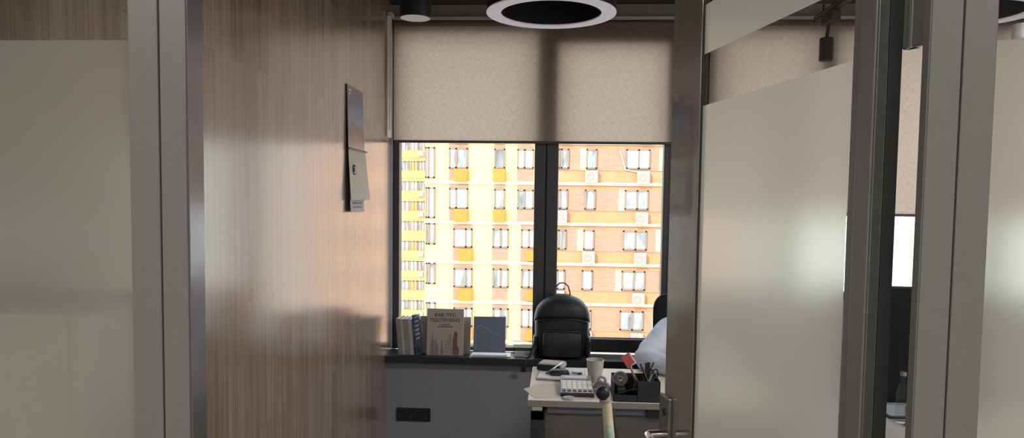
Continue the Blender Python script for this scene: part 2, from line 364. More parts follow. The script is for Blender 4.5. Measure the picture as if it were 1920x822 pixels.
# window 1
wn = thing('window_1', 'wide dark framed two pane window looking onto the apartment block', 'window', (0, 4.67, .655), kind='structure')
f = MB()
f.box(WX, -.99, 4.64, 4.72, .655, 2.70, .004); f.box(.665, .71, 4.64, 4.72, .655, 2.70, .004)
f.box(-.99, .665, 4.64, 4.72, 2.61, 2.70, .004); f.box(-.99, -.145, 4.64, 4.72, .655, .68, .004)
f.box(-.145, -.075, 4.635, 4.72, .655, 2.70, .006); f.box(-.08, -.06, 4.66, 4.70, .655, 2.70)
f.build('window_frame', 'win_frame', wn)
s = MB()
s.box(-.07, .004, 4.625, 4.70, .665, 2.62, .006); s.box(.645, .672, 4.625, 4.70, .665, 2.62, .006)
s.box(-.07, .672, 4.625, 4.70, .665, .75, .006); s.box(-.07, .672, 4.625, 4.70, 2.55, 2.62, .006)
s.build('sash', 'win_frame', wn)
BX('glass_pane', 'glass', wn, -.99, -.145, 4.675, 4.681, .68, 2.61); BX('glass_pane', 'glass', wn, .004, .645, 4.665, 4.671, .75, 2.55)
b = MB(); b.box(.005, .645, 4.655, 4.664, .75, .757); b.build('gasket', 'headrail', wn)
# window 2, behind the door glass
w2 = thing('window_2', 'second window behind the glazed door, mostly covered by its blind', 'window', (2.0, 4.67, 1.02), kind='structure')
f = MB(); f.box(.90, .95, 4.64, 4.72, 1.02, 2.70); f.box(3.15, 3.2, 4.64, 4.72, 1.02, 2.70); f.box(.95, 3.15, 4.64, 4.72, 1.02, 1.07); f.box(.95, 3.15, 4.64, 4.72, 2.62, 2.70)
f.box(1.55, 1.66, 4.64, 4.72, 1.07, 2.62); f.box(2.45, 2.56, 4.64, 4.72, 1.07, 2.62)
f.build('window_frame', 'win_frame', w2)
for a, bb in ((.95, 1.55), (1.66, 2.45), (2.56, 3.15)): BX('glass_pane', 'glass', w2, a, bb, 4.675, 4.681, 1.07, 2.62)
# sill
sl = MB(); sl.box(WX, .86, 4.42, 4.635, .615, .655, .003)
tag(sl.build('window_sill', 'sill', None), 'dark laminate window sill under the two pane window', 'window sill', kind='structure')
# blinds
def blind(x0, x1, z0, label):
    t = thing('roller_blind', label, 'blind', ((x0+x1)/2, 4.6, 2.7), group='roller blinds')
    MB().box(x0, x1, 4.6, 4.6012, z0, 2.68).build('fabric', 'blind', t)
    MB().box(x0, x1, 4.594, 4.608, z0-.008, z0+.008, .003).build('bottom_bar', 'win_frame', t)
    MB().cyl((x0, 4.612, 2.675), (x1, 4.612, 2.675), .018).build('roller', 'blind', t, smooth=True)
    MB().box(x0, x1, 4.575, 4.595, 2.697, 2.714, .002).build('headrail', 'headrail', t)
    return t
blind(WX+.012, .692, 1.960, 'beige fabric roller blind half lowered over the two pane window')
blind(.862, 3.18, 1.545, 'beige fabric roller blind seen through the clear band of the glazed door')
ch = MB(); ch.box(WX+.0005, WX+.012, 4.44, 4.54, 1.975, 2.69, .002); ch.box(WX+.0005, WX+.020, 4.475, 4.505, 2.02, 2.16, .003); ch.cyl((WX+.016, 4.49, 2.1), (WX+.016, 4.49, 2.66), .004)
t = tag(ch.build('blind_side_channel', 'cream', None), 'cream vertical channel at the left edge of the half lowered blind', 'blind channel')
MB().box(WX+.001, WX+.03, 4.46, 4.53, 2.69, 2.715, .003).build('bracket', 'headrail', t)

# ------------------------------------------------------------------ glazed partition and door
PY0, PY1 = 1.0, 1.05
def post(x0, x1, xs, inner, label, deep):
    t = thing('trim_2' if inner > 0 else 'trim_3', label, 'door frame post', ((x0+x1)/2, 1.03, 0), kind='structure')
    a = MB()
    for p, q in ((x0, xs-.0012), (xs+.0012, x1)):
        y1 = deep if (inner > 0 and q == x1) or (inner < 0 and p == x0) else PY1
        a.box(p, q, PY0, y1, 0, CZ, .0015)
    a.build('profile', 'frame_paint', t)
    MB().box(xs-.002, xs+.002, PY0+.004, PY0+.02, 0, CZ).build('seam', 'groove', t)
    return t
tl = post(-.589, -.509, -.546, 1, 'warm grey door frame post left of the doorway', PY1)
MB().box(-.509, -.5065, 1.004, 1.046, 0, CZ).build('jamb_strip', 'frame_edge', tl)
tr_ = post(.474, .556, .514, -1, 'warm grey door frame post right of the doorway', 1.02)
MB().box(.4725, .474, 1.002, 1.019, 0, CZ).build('jamb_strip', 'stile_matt', tr_)
f = MB(); f.box(-.509, .474, PY0, PY1, 2.62, CZ, .002); f.box(-1.03, -.589, PY0, PY1, 2.72, CZ); f.box(.556, 3.6, PY0, PY1, 2.72, CZ)
f.box(-1.03, -.589, PY0, PY1, 0, .06); f.box(.556, 3.6, PY0, PY1, 0, .06); f.box(-1.03, -.99, PY0, PY1, .06, 2.72); f.box(2.1, 2.18, PY0, PY1, .06, 2.72); f.box(3.56, 3.6, PY0, PY1, .06, 2.72)
tag(f.build('trim_4', 'frame_paint', None), 'warm grey rails of the glazed partition above and below the glass', 'partition frame', kind='structure')
FILM = ((.09, 1.82), (1.945, 2.057))
def glazing(n, panes, label):
    t = thing('window_%d' % n, label, 'glass partition', ((panes[0][0]+panes[-1][1])/2, 1.03, .06), kind='structure')
    for x0, x1 in panes:
        BX('glass_pane', 'glass', t, x0, x1, 1.026, 1.034, .06, 2.72)
        for a, b in FILM: BX('frosted_film', 'film', t, x0+.001, x1-.001, 1.0352, 1.0354, a, b)
glazing(3, [(-.99, -.589)], 'frosted glass panel left of the doorway')
glazing(4, [(.556, 2.1), (2.18, 3.56)], 'frosted glass panel on the far right of the doorway')
# film planes as true single sheets
for ob in list(C.objects):
    if ob.name.startswith('frosted_film') or ob.name.startswith('fabric'):
        bm = bmesh.new(); bm.from_mesh(ob.data); ys = sorted(v.co.y for v in bm.verts); ym = (ys[0]+ys[-1])/2
        bmesh.ops.delete(bm, geom=[v for v in bm.verts if v.co.y > ym], context='VERTS'); bm.to_mesh(ob.data); bm.free()
# door leaf: local x runs from the hinge edge to the free edge, the face towards the corridor side is y = 0
DW, DH = .768, 2.58
FILM_D = ((.09, 1.803), (1.913, 2.018))
dr = thing('door_1', 'glazed office door with dark profiles and frosted film standing open', 'door', (.435, 1.07, .008), (0, 0, R(102.5)), kind='structure')
fs = MB().box(.60, .742, -.016, 0, 0, DH, .002).box(.735, DW, -.042, -.0005, 0, DH, .002).build('free_edge_stile', 'stile', dr, world=False)
MB().box(.597, .60, -.0155, -.0015, .085, DH-.09).build('glazing_gasket', 'groove', fs, world=False)
d = MB(); d.box(.004, .040, -.042, 0, 0, DH, .002); d.box(.040, .062, -.036, -.005, 0, DH, .002)
hs = d.build('hinge_edge_stile', 'stile_matt', dr, world=False)
MB().box(0, .004, -.018, -.002, 0, DH, .001).build('edge_strip', 'handle', hs, world=False)
MB().box(.001, .004, -.040, -.020, 0, DH, .001).build('rebate_strip', 'groove', hs, world=False)
d = MB(); d.box(.062, .60, -.042, 0, 0, .085, .002); d.box(.062, .60, -.042, 0, DH-.09, DH, .002)
d.build('rail', 'stile_matt', dr, world=False)
MB().box(.062, .60, -.014, -.006, .085, DH-.09).build('glass_pane', 'glass', dr, world=False)
for a, b in FILM_D:
    me = MB(); t = bmesh.new()
    vs = [t.verts.new(p) for p in ((.063, -.0055, a), (.5965, -.0055, a), (.5965, -.0055, b), (.063, -.0055, b))]; t.faces.new(vs[::-1]); me._add(t)
    me.build('frosted_film', 'film', dr, world=False)
lk = MB().box(.712, .776, 0, .010, .88, 1.128, .003).build('lock_case', 'handle', dr, world=False)
hd = MB(); hd.cyl((.738, .008, 1.035), (.738, .05, 1.035), .011); hd.tube([(.738, .05, 1.035), (.72, .055, 1.035), (.64, .055, 1.033), (.625, .05, 1.031)], .0095)
hd.build('lever_handle', 'chrome', lk, smooth=True, world=False)
MB().cyl((.738, .010, 1.09), (.738, .013, 1.09), .009).build('keyhole_cylinder', 'black', lk, world=False)
MB().box(.7685, .772, -.033, -.012, .88, 1.128, .001).build('faceplate', 'handle', lk, world=False)
for z in (.25, 1.808):
    h = MB(); h.box(-.040, .004, -.052, -.040, z, z+.17, .003); h.cyl((-.012, -.046, z), (-.012, -.046, z+.17), .008)
    h.build('hinge', 'stile_matt', dr, world=False)

# ------------------------------------------------------------------ lamps
def ring_lamp(loc, label):
    t = thing('ring_lamp', label, 'lamp', loc, group='ring pendant lamps')
    ro, ri, h = .297, .232, .16
    MB().lathe([(ro, .004), (ro, h), (ri, h), (ri, .004), (ro, .004)], seg=72).build('shell', 'navy_black', t, smooth=True, world=False)
    MB().lathe([(ri-.001, 0), (ro+.001, 0), (ro+.001, .006), (ri-.001, .006), (ri-.001, 0)], seg=72).build('diffuser', 'diffuser', t, smooth=True, world=False)
    for a in (90, 210, 330):
        c, s = math.cos(R(a))*.265, math.sin(R(a))*.265
        MB().cyl((c, s, h), (c, s, CZ-loc[2]), .006, seg=8).build('suspension_rod', 'navy_black', t, world=False)
    return t
ring_lamp((-.043, 3.5, 2.463), 'black ring pendant lamp with pale underside hanging before the half lowered blind')
ring_lamp((1.815, 3.5, 2.460), 'black ring pendant lamp partly seen above the frosted glass at far right')
t = thing('cylinder_spotlight', 'short black cylinder ceiling spotlight with beige underside near the wood wall', 'lamp', (-.655, 3.4, 2.42))
MB().lathe([(.062, .004), (.066, 0), (.0705, 0), (.0705, CZ-2.42), (0, CZ-2.42)], seg=48).build('shell', 'navy_black', t, smooth=True, world=False)
MB().lathe([(0, .003), (.066, .003), (.066, .0), (0, .001)], seg=48).build('diffuser', 'spot_face', t, smooth=True, world=False)
t = thing('track_spotlight', 'black track spotlight seen through the clear band of the glazed door', 'lamp', (1.51, 4.3, 2.45))
MB().cyl((1.475, 4.3, 2.40), (1.475, 4.3, 2.525), .037, seg=32, bev=.003).build('lamp_head', 'black_matt', t, smooth=True)
MB().cyl((1.475, 4.3, 2.525), (1.485, 4.3, 2.60), .009).build('stem', 'black_matt', t)
MB().box(1.462, 1.512, 4.20, 4.36, 2.60, 2.66, .005).build('adapter', 'black_matt', t)
t = thing('lighting_track', 'black ceiling lighting track that carries the spotlight behind the door glass', 'lighting track', (1.49, 3.6, 2.66))
MB().box(1.470, 1.505, 2.6, 4.52, 2.660, 2.690, .002).build('rail', 'black_matt', t)
MB().box(1.4695, 1.4715, 2.6, 4.52, 2.672, 2.680).build('copper_strip', 'steel', t)
for y in (2.8, 3.6, 4.4): MB().cyl((1.487, y, 2.69), (1.487, y, CZ), .006, seg=10).build('hanger', 'black_matt', t)
t = thing('white_spotlight', 'small white cylinder spotlight below the ring lamp at far right', 'lamp', (2.30, 4.0, 2.31))
MB().cyl((2.335, 4.0, 2.455), (2.335, 4.0, 2.53), .04, seg=28, bev=.004).build('shell', 'white_plastic', t, smooth=True)
MB().cyl((2.335, 4.0, 2.53), (2.335, 4.0, CZ), .005, seg=8).build('stem', 'black_matt', t)
for i, (x, y, e) in enumerate(LAMPS):
    t = thing('ceiling_fill_panel', ['slim ceiling light panel over the left end of the corridor', 'slim ceiling light panel over the middle of the corridor', 'slim ceiling light panel over the right end of the corridor', 'unseen ceiling panel added as fill light over the right side of the office'][i], 'lamp', (x, y, 2.77), group='ceiling light panels')
    MB().box(x-.58, x+.58, y-.17, y+.17, 2.762, CZ, .003).build('housing', 'white_plastic', t)
    MB().box(x-.55, x+.55, y-.14, y+.14, 2.757, 2.762).build('diffuser', 'panel_lit', t)

# ------------------------------------------------------------------ wall calendar (against the wood wall)
def wall_calendar():
    t = thing('wall_calendar', 'three part paper wall calendar hanging on the wood wall', 'calendar', (WX, 3.74, 1.84))
    def slab(name, m, y0, y1, z0, z1, d0, d1, dt0, dt1, th=.003, par=t):
        # a hung sheet: distance from the wall at bottom/top for the near and the far edge
        bm = MB(); q = bmesh.new()
        co = [(WX+d0, y0, z0), (WX+d1, y1, z0), (WX+dt1, y1, z1), (WX+dt0, y0, z1)]
        a = [q.verts.new(c) for c in co]; b = [q.verts.new((c[0]-th, c[1], c[2])) for c in co]
        q.faces.new(a); q.faces.new(b[::-1])
        for i in range(4): q.faces.new((a[i], b[i], b[(i+1) % 4], a[(i+1) % 4]))
        bmesh.ops.recalc_face_normals(q, faces=q.faces); bm._add(q); return bm.build(name, m, par)
    slab('shadow_board', 'black_matt', 3.588, 3.86, 1.545, 2.157, .004, .004, .004, .004, th=.0035)  # black sheet standing in for the shadow gap behind the pages
    slab('picture', 'poster', 3.595, 3.885, 1.852, 2.155, .013, .016, .0062, .0062, th=.0015)
    MB().tube([(WX+.013, 3.59, 1.846), (WX+.022, 3.905, 1.846)], .005, 8).build('spiral_binding', 'win_frame', t)
    hq = MB(); hq.box(WX+.0062, WX+.0085, 3.615, 3.655, 2.128, 2.137); hq.box(WX+.0062, WX+.0085, 3.615, 3.645, 2.113, 2.120); hq.build('printed_heading', 'paper', t)
    pg = slab('month_page', 'cal_page', 3.60, 3.90, 1.595, 1.842, .024, .042, .011, .016, th=.0015)
    ring = [(WX+.0195, 3.675+.022*math.cos(a), 1.745+.024*math.sin(a)) for a in [R(40+i*280/14) for i in range(15)]]
    c = MB(); c.tube(ring, .0035, 6); c.box(WX+.0185, WX+.0215, 3.668, 3.685, 1.735, 1.755)
    c.build('emblem', 'ink', pg)
    slab('lower_flap', 'cal_flap', 3.61, 3.865, 1.535, 1.602, .020, .020, .016, .018, th=.0015)
    g = MB()
    for r in range(2):
        for k in range(5): g.box(WX+.0185, WX+.0206, 3.66+k*.036, 3.68+k*.036, 1.555+r*.02, 1.565+r*.02)
    g.build('printed_dates', 'ink_grey', t)
    return t
wall_calendar()

# ------------------------------------------------------------------ pale cabinet added right behind the left frosted panel for its light patch
t = thing('cabinet', 'pale cabinet added to give the soft light block behind the left frosted glass', 'cabinet', (-.88, 1.2, 0))
MB().box(-1.02, -.735, 1.075, 1.38, .06, 1.42, .003).build('carcass', 'white_plastic', t)
MB().box(-1.02, -.735, 1.09, 1.36, 0, .06).build('plinth', 'black_matt', t)
MB().box(-.735, -.720, 1.08, 1.375, .065, 1.415, .002).build('door', 'white_plastic', t)
MB().box(-.720, -.708, 1.11, 1.122, .80, .96, .003).build('handle', 'steel', t)

# ------------------------------------------------------------------ socket plate
t = thing('socket_plate', 'black triple socket plate on the grey wall below the sill', 'socket', (-.86, 4.468, .285))
MB().box(-.965, -.755, 4.462, 4.470, .243, .325, .002).build('cover_plate', 'black_matt', t)
for k in range(3):
    x = -.93+k*.07
    s = MB().lathe([(.022, 0), (.024, .002), (.026, .002), (.026, 0)], seg=28, mtx=Matrix.Translation((x, 4.462, .284)) @ Matrix.Rotation(R(90), 4, 'X')).build('socket_ring', 'black', t, smooth=True)
MB().box(-.785, -.779, 4.4605, 4.462, .262, .268).build('indicator', 'steel', t)

# ------------------------------------------------------------------ things on the sill
SZ = .6555
def book(name, label, x0, w, y0, y1, h, m, lean=0, block='paper', group=None, rz=0):
    """upright book, spine towards the room (y0), leaning about its foot by lean degrees"""
    t = thing(name, label, 'book', (x0, 0, SZ), (0, R(lean), 0), group)
    c = MB(); c.box(0, .003, y0, y1, 0, h); c.box(w-.003, w, y0, y1, 0, h); c.box(.0, w, y0-.002, y0+.003, 0, h, .0015)
    c.build('cover', m, t, world=False)
    MB().box(.003, w-.003, y0+.003, y1-.006, .004, h-.004).build('page_block', block, t, world=False)
    return t
xs = -.952
for k, (w_, h_, mm, lb) in enumerate(((.024, .222, 'book_grey', 'leftmost grey book leaning on the sill by the window corner'),
        (.02, .219, 'book_white', 'second grey spined book from the window corner on the sill'),
        (.026, .22, 'book_grey', 'third grey spined book from the window corner on the sill'),
        (.022, .218, 'book_white', 'grey spined book leaning right beside the blue magazine'))):
    book('paperback_book', lb, xs, w_, 4.452, 4.60, h_, mm, -4.5, group='grey books on the sill'); xs += w_+.001
t = thing('magazine', 'dark blue magazine with pale stripes standing beside the grey books', 'magazine', (-.846, 4.47, SZ), (0, R(-5), 0))
MB().box(-.004, .034, -.012, .045, 0, .245, .002).build('page_block', 'blue_cover', t, world=False)
s = MB()
for k in range(6):
    s.prism([(.010, .235-k*.026), (.034, .243-k*.026), (.034, .231-k*.026), (.010, .223-k*.026)], 'y', -.0135, -.0118)
s.build('stripes', 'blue_light', t, world=False)
MB().box(-.004, .034, -.0132, -.0118, .01, .05).build('bottom_band', 'green_dark', t, world=False)
MB().box(-.0035, .0335, -.0132, -.0118, .09, .115).build('title_band', 'ink', t, world=False)
# books facing the room
def face_book(name, label, x0, x1, y, h, th, m, tilt):
    t = thing(name, label, 'book', ((x0+x1)/2, y, SZ), (R(-tilt), 0, 0))
    w_ = (x1-x0)/2
    c = MB(); c.box(-w_, w_, 0, .003, 0, h, .001); c.box(-w_, w_, th-.003, th, 0, h, .001); c.box(-w_, -w_+.003, 0, th, 0, h, .001)
    c.build('cover', m, t, world=False)
    MB().box(-w_+.003, w_-.005, .003, th-.003, .004, h-.004).build('page_block', 'paper', t, world=False)
    return t
face_book('hardcover_book', 'wide dusty beige book standing behind the tall titled book', -.835, -.522, 4.520, .228, .02, 'book_back', 6)
fb = face_book('hardcover_book', 'tall beige book with printed towers and title facing the room', -.785, -.560, 4.470, .283, .022, 'book_cover', 7)
RX = Matrix.Rotation(R(90), 4, 'X')
lettering('title', 'КАК ЭТО', .030, 'ink', fb, Matrix.Translation((0, -.0008, .234)) @ RX)
lettering('title', 'ПОСТРОЕНО', .0285, 'ink', fb, Matrix.Translation((0, -.0008, .204)) @ RX)
lettering('subtitle', 'ОТ МОСТОВ', .010, 'ink', fb, Matrix.Translation((0, -.0008, .182)) @ RX)
lettering('subtitle', 'ДО НЕБОСКРЕБОВ', .010, 'ink', fb, Matrix.Translation((0, -.0008, .170)) @ RX)
p = MB()
p.prism([(-.088, .004), (-.086, .08), (-.080, .10), (-.078, .12), (-.0755, .155), (-.073, .12), (-.070, .10), (-.064, .08), (-.062, .004)], 'y', -.0009, .0001)
p.prism([(-.060, .004), (-.059, .075), (-.054, .11), (-.049, .075), (-.040, .06), (-.036, .004)], 'y', -.0009, .0001)
p.prism([(-.024, .004), (-.023, .06), (-.0175, .105), (-.012, .06), (-.010, .004)], 'y', -.0009, .0001)
p.build('printed_spires', 'ink_grey', fb, world=False)
p = MB()
def bar(a, b, w_=.0035):
    a, b = Vector(a), Vector(b); n = Vector((-(b-a).y, (b-a).x)).normalized()*w_/2
    p.prism([tuple(a-n), tuple(b-n), tuple(b+n), tuple(a+n)], 'y', -.0009, .0001)
bar((-.012, .004), (.026, .12)); bar((.012, .004), (.038, .12)); bar((.038, .004), (.036, .12)); bar((.020, .122), (.044, .122), .006)
for k in range(5): bar((-.006+k*.007, .022+k*.022), (.018+k*.0045, .022+k*.022), .0028); bar((.016+k*.0045, .022+k*.022), (.038, .034+k*.02), .002)
p.build('printed_lattice', 'ink_grey', fb, world=False)
p = MB(); p.prism([(.048, .004), (.049, .105), (.054, .118), (.054, .132), (.064, .148), (.066, .152), (.068, .148), (.079, .132), (.079, .118), (.076, .105), (.077, .055), (.088, .045), (.088, .004)], 'y', -.0009, .0001)
p.build('printed_tower', 'ink_brown', fb, world=False)
# acrylic display stand
t = thing('display_stand', 'clear acrylic stand holding a grey blue sheet beside the titled book', 'display stand', (-.40, 4.50, SZ), (0, 0, R(2)))
MB().box(-.108, .130, -.05, .07, 0, .006, .001).build('base', 'white_plastic', t, world=False)
a = MB().box(-.104, .104, 0, .004, 0, .245, .001, mtx=Matrix.Translation((0, -.035, .007)) @ Matrix.Rotation(R(-7), 4, 'X'))
a.build('upright_panel', 'acrylic', t, world=False)
tm = Matrix.Translation((0, -.035, .007)) @ Matrix.Rotation(R(-7), 4, 'X')
sh = MB().box(-.096, .098, -.0035, -.0012, .018, .235, mtx=tm).build('sheet', 'print_blue', t, world=False)
ln = MB(); pts = [(-.085, .04)] + [(-.085+.0, .15)] + [(-.085+.03*(1-math.cos(a)), .15+.03*math.sin(a)) for a in [R(15*i) for i in range(1, 7)]] + [(-.02, .165), (.02, .14), (.06, .12)]
tb = MB().tube([tm @ Vector((x, -.0038, z)) for x, z in pts], .0022, 6).build('printed_curve', 'print_line', sh, world=False)
MB().box(-.10, .11, -.052, -.02, .0062, .012, .001).build('lower_sheet', 'paper', t, world=False)
# small clear card holder
t = thing('card_holder', 'small clear acrylic card holder beside the black backpack', 'card holder', (-.198, 4.51, SZ))
g = MB(); g.box(-.056, .056, -.022, -.019, 0, .07, .001); g.box(-.056, .056, .02, .023, 0, .085, .001); g.box(-.056, .056, -.022, .023, 0, .004, .001); g.box(-.056, -.053, -.022, .023, 0, .06); g.box(.053, .056, -.022, .023, 0, .06)
g.build('tray', 'acrylic', t, world=False)
MB().box(-.057, .057, -.0225, -.0185, .069, .072).build('front_rim', 'calc_body', t, world=False); MB().box(-.057, .057, .0195, .0235, .084, .087).build('back_rim', 'calc_body', t, world=False)
MB().box(-.045, .045, -.012, -.002, .0045, .03).build('cards', 'paper', t, world=False)
# backpack
t = thing('backpack', 'black leather backpack standing on the window sill', 'backpack', (.040, 4.52, SZ))
def sect(z, hw, dy0, dy1, n=2.6, N=44, cx=0):
    r = []
    cy, hd_ = (dy0+dy1)/2, (dy1-dy0)/2
    for k in range(N):
        a = 2*PI*k/N; c, s_ = math.cos(a), math.sin(a)
        r.append((cx+hw*math.copysign(abs(c)**(2/n), c), cy+hd_*math.copysign(abs(s_)**(2/n), s_), z))
    return r
body = [(0, .120, -.05, .06), (.006, .142, -.066, .075), (.05, .156, -.076, .085), (.12, .163, -.08, .085), (.20, .165, -.08, .085), (.26, .160, -.077, .085), (.30, .147, -.07, .08), (.335, .120, -.055, .072), (.36, .085, -.035, .06), (.373, .045, -.012, .045), (.377, .015, .0, .03)]
MB().loft([sect(*b_) for b_ in body]).build('main_body', 'leather', t, smooth=True, world=False)
# flap over the top front, its lower edge sagging towards the sides
q = bmesh.new(); rows = []
for i in range(13):
    u = i/12; row = []
    for k in range(25):
        v = -1+2*k/24
        zl = .245-.035*(abs(v)**2.2)                     # hem
        z = zl+(.384-zl)*u
        zz = min(z, .3835)
        import bisect
        # width/depth interpolated from the body profile, a little proud of it
        for A, B_ in zip(body, body[1:]):
            if A[0] <= min(zz, .3765) <= B_[0]:
                f_ = (min(zz, .3765)-A[0])/(B_[0]-A[0]); hw = A[1]+(B_[1]-A[1])*f_; y0 = A[2]+(B_[2]-A[2])*f_; y1 = A[3]+(B_[3]-A[3])*f_
        ang = -PI/2+v*PI/2*1.05
        c, s_ = math.cos(ang), math.sin(ang)
        cy, hd_ = (y0+y1)/2, (y1-y0)/2
        x = (hw+.007)*math.copysign(abs(c)**(2/2.6), c)
        y = cy+(hd_+.008+.006*math.sin(u*PI))*math.copysign(abs(s_)**(2/2.6), s_)
        row.append(q.verts.new((x, y, z+.004)))
    rows.append(row)
for A, B_ in zip(rows, rows[1:]):
    for k in range(24): q.faces.new((A[k], A[k+1], B_[k+1], B_[k]))
bmesh.ops.recalc_face_normals(q, faces=q.faces)
fl = MB(); fl._add(q); fo = fl.build('top_flap', 'leather', t, smooth=True, world=False)
sm = fo.modifiers.new('solid', 'SOLIDIFY'); sm.thickness = .006
MB().tube([(x, y, z) for x, y, z in [(-.166, .0, .214), (-.150, -.062, .222), (-.09, -.083, .238), (0, -.089, .247), (.09, -.083, .238), (.150, -.062, .222), (.166, .0, .214)]], .0035, 8).build('hem_piping', 'leather', fo, smooth=True, world=False)
pk = [(.012, .095, -.100, -.06), (.02, .108, -.108, -.06), (.09, .115, -.112, -.06), (.15, .112, -.105, -.06), (.175, .098, -.092, -.06), (.18, .085, -.08, -.06)]
po = MB().loft([sect(*b_, n=3.5) for b_ in pk]).build('front_pocket', 'leather', t, smooth=True, world=False)
MB().tube([(-.108, -.098, .165), (-.05, -.105, .172), (.05, -.105, .172), (.108, -.098, .165)], .0025, 6).build('zip', 'black', po, world=False)
for s_ in (-1, 1):
    MB().loft([sect(z, hw, -.05, .06, n=2.4, cx=s_*.155) for z, hw in ((.01, .012), (.03, .021), (.09, .023), (.125, .019), (.13, .012))]).build('side_pocket', 'leather', t, smooth=True, world=False)
    MB().tube([(s_*.10, .085, .33), (s_*.13, .098, .24), (s_*.168, .095, .12), (s_*.172, .06, .05), (s_*.150, .04, .02)], .010, 10, flat=.35, flat_axis=(1, 0, 0)).build('shoulder_strap', 'leather', t, smooth=True, world=False)
hp = [(-.052, .01, .365), (-.049, .008, .395), (-.038, .005, .432), (-.016, .003, .452), (.012, .003, .452), (.034, .005, .432), (.045, .008, .395), (.048, .01, .365)]
MB().tube(hp, .0085, 10, flat=.5, flat_axis=(0, 1, 0)).build('carry_handle', 'leather', t, smooth=True, world=False)
MB().tube([(-.15, -.03, .10), (-.172, -.06, .05), (-.19, -.085, .012), (-.215, -.10, -.012), (-.225, -.103, -.05), (-.226, -.103, -.06)], .011, 8, flat=.22, flat_axis=(1, 0, 0)).build('loose_strap', 'leather', t, smooth=True, world=False)
MB().box(-.243, -.212, -.108, -.099, -.078, -.055, .003).build('strap_buckle', 'black', t, world=False)

# ------------------------------------------------------------------ desk and the things on it
DZ = .75
t = thing('office_desk', 'pale topped desk with charcoal legs in front of the window', 'desk', (.45, 3.46, 0))
MB().box(-.113, 1.12, 3.152, 3.80, .7475, DZ, .001).build('desktop', 'desk', t)
MB().box(-.1125, 1.1195, 3.1525, 3.7995, .722, .7475, .001).build('edge_board', 'desk_edge', t)
for x in (-.10, 1.05):
    l = MB(); l.box(x, x+.06, 3.17, 3.23, 0, .70, .004); l.box(x, x+.06, 3.72, 3.78, 0, .70, .004); l.box(x, x+.06, 3.17, 3.78, .655, .70, .004)
    lo = l.build('leg_frame', 'desk_leg', t)
    for y in (3.166, 3.73): MB().box(x+.004, x+.05, y, y+.052, .70, .722, .003).build('connector', 'white_plastic', lo)
MB().box(-.03, 1.05, 3.20, 3.24, .682, .712, .002).build('support_beam', 'desk_beam', t)
MB().box(-.04, 1.05, 3.245, 3.262, .30, .715, .001).build('modesty_panel', 'desk_front', t)
MB().box(.395, .455, 3.180, 3.205, .676, .714, .003).build('cable_box', 'desk_leg', t)
Z = DZ+.0004
def sheet(name, label, m, poly, z, th=.0008, cat='paper'):
    return tag(MB().prism(poly, 'z', z, z+th).build(name, m, None), label, cat)
sheet('paper_sheet', 'single beige sheet whose corner sticks out over the left desk edge', 'paper_beige', [(-.14, 3.335), (-.085, 3.185), (.026, 3.200), (.018, 3.44), (-.06, 3.44)], Z)
t = thing('document_stack', 'thin stack of white papers under the black pouch on the desk', 'papers', (.03, 3.62, Z+.001))
MB().prism([(-.088, 3.515), (.024, 3.500), (.15, 3.530), (.152, 3.735), (.02, 3.745), (-.07, 3.70)], 'z', Z+.0012, Z+.006).build('lower_sheets', 'calc_body', t)
MB().prism([(-.084, 3.522), (.02, 3.506), (.146, 3.534), (.148, 3.735), (.02, 3.742), (-.066, 3.698)], 'z', Z+.006, Z+.011).build('upper_sheets', 'paper', t)
zt = Z+.0112
t = thing('storage_box', 'beige topped box with black front at the far left of the desk', 'box', (-.01, 3.70, zt), (0, 0, R(-14)))
MB().box(-.066, .062, -.05, .05, .008, .038, .012).build('beige_shell', 'book_cover', t, world=False)
MB().box(-.068, .050, -.056, -.044, .001, .031, .008).build('black_front', 'black', t, world=False)
MB().box(-.06, .055, -.046, .046, .0, .010, .003).build('base', 'black', t, world=False)
t = thing('zip_pouch', 'small black pouch lying on the white papers', 'pouch', (.022, 3.585, zt), (0, 0, R(6)))
MB().loft([sect(z, hw, -d_, d_, n=3) for z, hw, d_ in ((0, .043, .026), (.004, .049, .031), (.014, .049, .031), (.023, .043, .026), (.026, .034, .02))]).build('body', 'leather', t, smooth=True, world=False)
MB().tube([(-.047, -.02, .016), (0, -.033, .017), (.047, -.02, .016)], .002, 6).build('zip', 'black', t, smooth=True, world=False)
t = thing('ballpoint_pen', 'silver pen leaning on the black pouch', 'pen', (-.035, 3.60, zt), (0, R(-24), R(38)))
MB().cyl((0, 0, .004), (.105, 0, .004), .0038, seg=12).build('barrel', 'steel', t, smooth=True, world=False)
MB().cyl((-.012, 0, .004), (0, 0, .004), .0008, .0038, seg=12).build('tip', 'black', t, smooth=True, world=False)
t = thing('usb_stick', 'silver and black usb stick on the white papers left of the mug', 'usb stick', (.108, 3.615, zt), (0, 0, R(-40)))
MB().box(-.026, .012, -.009, .009, .0, .010, .003).build('body', 'white_plastic', t, world=False)
MB().box(.012, .028, -.0095, .0095, -.0, .0105, .003).build('cap', 'blue_cover', t, world=False)
t = thing('mug', 'tapered pale grey ceramic mug standing on the desk', 'mug', (.191, 3.515, Z))
MB().lathe([(0, 0), (.027, 0), (.030, .004), (.036, .05), (.0415, .102), (.0425, .105), (.040, .105), (.0345, .05), (.028, .008), (0, .007)], seg=48).build('cup', 'mug', t, smooth=True, world=False)
MB().tube([(.012, .036, .085), (.02, .058, .085), (.024, .068, .06), (.02, .058, .03), (.010, .030, .028)], .005, 10).build('handle', 'mug', t, smooth=True, world=False)
